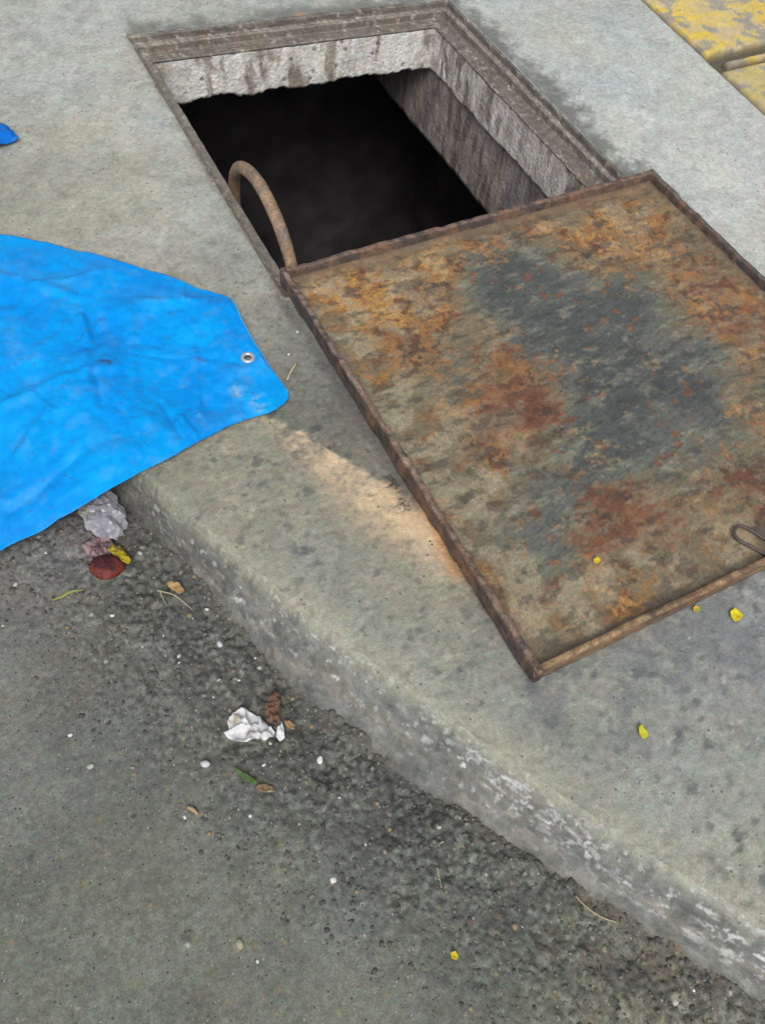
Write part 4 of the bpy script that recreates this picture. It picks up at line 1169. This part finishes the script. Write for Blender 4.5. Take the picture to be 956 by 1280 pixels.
tag(t2_, 'small torn white piece just right of the crumpled white tissue', 'tissue')
b1 = patch('leaf', [(331, 893), (333, 880), (338, 869), (346, 866), (352, 872), (350, 884), (348, 897), (352, 908), (345, 911), (336, 904)], M_tint,
           plain(96, 56, 34, .5, 80, 2, (62, 40, 30)), z0=ROADZ + .008, road=True, amp=0.008, sc=60, lift=0.016, res=60, rings=9)
tag(b1, 'dark red brown dry leaf resting against the white tissue', 'leaf')
b2 = patch('leaf', [(354, 902), (362, 901), (369, 907), (368, 913), (360, 911)], M_tint, plain(148, 112, 70, .3), z0=ROADZ + .005, road=True, amp=0.004, lift=0.008, res=30, rings=5)
tag(b2, 'small tan leaf fragment right of the white tissue', 'leaf')
gl = patch('leaf', [(292, 960), (299, 964), (310, 970), (320, 977), (322, 981), (316, 981), (305, 976), (297, 968)], M_tint, plain(84, 122, 46, .45, 80, 1, (60, 84, 44), raw=True), z0=ROADZ + .003, road=True, amp=0.003, lift=0.006, res=40, rings=6)
tag(gl, 'narrow fresh green leaf lying on the asphalt below the white tissue', 'leaf')
g2 = patch('leaf', [(320, 984), (330, 980), (342, 984), (344, 991), (334, 992), (324, 990)], M_tint, plain(122, 96, 62, .5, 90, 3, (150, 136, 96)), z0=ROADZ + .003, road=True, amp=0.004, lift=0.006, res=40, rings=6)
tag(g2, 'small brown leaf scrap at the right tip of the green leaf', 'leaf')
for (outl, cc, lb, z0, rd) in [
    ([(910, 766), (916, 762), (921, 766), (926, 771), (922, 777), (916, 779), (911, 773)], (232, 214, 40), 'bright yellow petal on the concrete beside the near rim of the cover', 0.0, False),
    ([(796, 910), (800, 905), (803, 911), (808, 917), (808, 922), (801, 925), (797, 918)], (206, 206, 50), 'yellow green petal on open concrete between the cover corner and the kerb', 0.0, False),
    ([(562, 1191), (568, 1189), (572, 1195), (570, 1200), (564, 1199)], (218, 200, 40), 'small yellow petal on the dark asphalt near the bottom', ROADZ, True),
    ([(740, 701), (745, 698), (750, 702), (746, 706), (741, 705)], (212, 184, 44), 'tiny yellow petal lying inside the rusty steel cover', 0.027, False),
    ([(863, 762), (868, 758), (873, 761), (871, 766), (865, 767)], (214, 190, 60), 'tiny yellow petal touching the outside of the near rim', 0.0, False)]:
    o = patch('petal', outl, M_tint, plain(*cc, .12), z0=z0, road=rd, amp=0.002, lift=0.005 if not z0 > .02 else .0035, res=30, rings=4, cup=0.002)
    tag(o, lb, 'petal')
for (px, py, r, cc, lb) in [(257, 955, .0065, (196, 200, 200), 'rounded white stone left of the green leaf on the asphalt'), (400, 949, .0060, (226, 232, 236), 'flat bright white chip right of the tissue on the asphalt'),
                            (113, 957, .0052, (168, 170, 156), 'pale grey round stone embedded in the asphalt at the left'), (88, 918, .0036, (226, 228, 226), 'tiny white stone above left of the pale grey round stone'),
                            (275, 806, .0055, (200, 204, 208), 'small pale stone in the grit at the foot of the kerb'), (338, 929, .0030, (190, 190, 180), 'tiny stone just below the white tissue'), (300, 1180, .0062, (150, 146, 118), 'rounded buff stone embedded in the asphalt near the bottom left'),
                            (231, 1021, .0028, (220, 222, 218), 'tiny white stone beside a buff splinter on the asphalt'), (330, 957, .0030, (206, 206, 200), 'tiny pale stone between tissue and green leaf'), (141, 770, .0034, (214, 216, 214), 'small white chip in the gutter below the red brown fruit')]:
    o = blob('stone', onroad(px, py, r * 0.4), (r * 1.25, r * 0.9, r * 0.75), M_gravel, C(*cc), rotz=px, amp=.2, seed=px % 5, sub=2, sc=12); tag(o, lb, 'stone')
o = tube('splinter', [onroad(234, 1009, .004), onroad(241, 1012, .005), onroad(248, 1018, .004)], 0.0030, M_tint, C(160, 132, 88), ns=6, sub=3, taper=lambda t: 0.6 + 0.6 * math.sin(3.1 * t))
tag(o, 'short buff wood splinter lying on the open asphalt', 'splinter')
o = patch('leaf', [(208, 733), (216, 729), (225, 733), (232, 742), (226, 746), (216, 741)], M_tint, plain(150, 112, 60, .4, 80), z0=ROADZ + .005, road=True, amp=0.005, lift=0.008, res=40, rings=6)
tag(o, 'tan dry leaf crumb at the foot of the kerb beside the forked twig', 'leaf')
o = tube('twig', [onroad(545, 1085, .006), onroad(549, 1097, .007), onroad(551, 1110, .005)], 0.0009, M_tint, C(170, 156, 120), ns=5, sub=4)
tag(o, 'short straight straw-thin twig on the dark asphalt', 'twig')
o = tube('rootlet', [onroad(715, 1122, .008), onroad(730, 1136, .010), onroad(748, 1148, .010), onroad(768, 1154, .006)], 0.0010, M_tint, C(176, 160, 120), ns=5, sub=5)
tag(o, 'thin curved pale rootlet at the foot of the kerb, low on the right', 'rootlet')
# worn metal ring pressed into the concrete
p = at(97, 287, 0.001)
ring = tube('ring', [p + np.array([0.0062 * math.cos(a), 0.0062 * math.sin(a), 0.0004]) for a in np.linspace(0, 6.0, 14)], 0.0016, M_tint, C(150, 144, 132), ns=6, sub=3)
tag(ring, 'small dull ring pressed into the concrete above the blue tarpaulin', 'ring')

# dry bristles trapped against the left rim of the cover
root = tuple(at(512, 620, 0.0))
V = []; f = []
for k in range(70):
    b = at(498 + 24 * random.random() , 588 + 48 * random.random(), 0.0)
    tline = (b[1] - at(352, 372)[1]) / (at(668, 855)[1] - at(352, 372)[1])
    b[0] = 0.552 - 0.002 - 0.012 * random.random()
    L_ = 0.012 + 0.026 * random.random(); a = random.uniform(2.2, 4.6); e = random.uniform(0.1, 1.0)
    d = np.array([math.cos(a) * math.cos(e), math.sin(a) * math.cos(e), math.sin(e)]) * L_
    s_ = np.array([-math.sin(a), math.cos(a), 0]) * 0.0006
    up = np.array([0, 0, 0.0008])
    i = len(V)
    V += [b - s_, b + s_, b + up, b + d]
    f += [(i, i + 1, i + 3), (i + 1, i + 2, i + 3), (i + 2, i, i + 3)]
o = new_mesh('bristles', V, f, M_tint, col=C(52, 46, 46), smooth=False)
tag(o, 'tuft of dark dry bristles caught against the left rim of the cover', 'plant debris')

# alike small things share a group
for cat_, grp in (('petal', 'yellow petals scattered about'), ('stone', 'small pale stones scattered about'), ('leaf', 'dry and green leaf pieces in the gutter')):
    for o in COL.objects:
        if o.parent is None and o.get('category') == cat_:
            o['group'] = grp
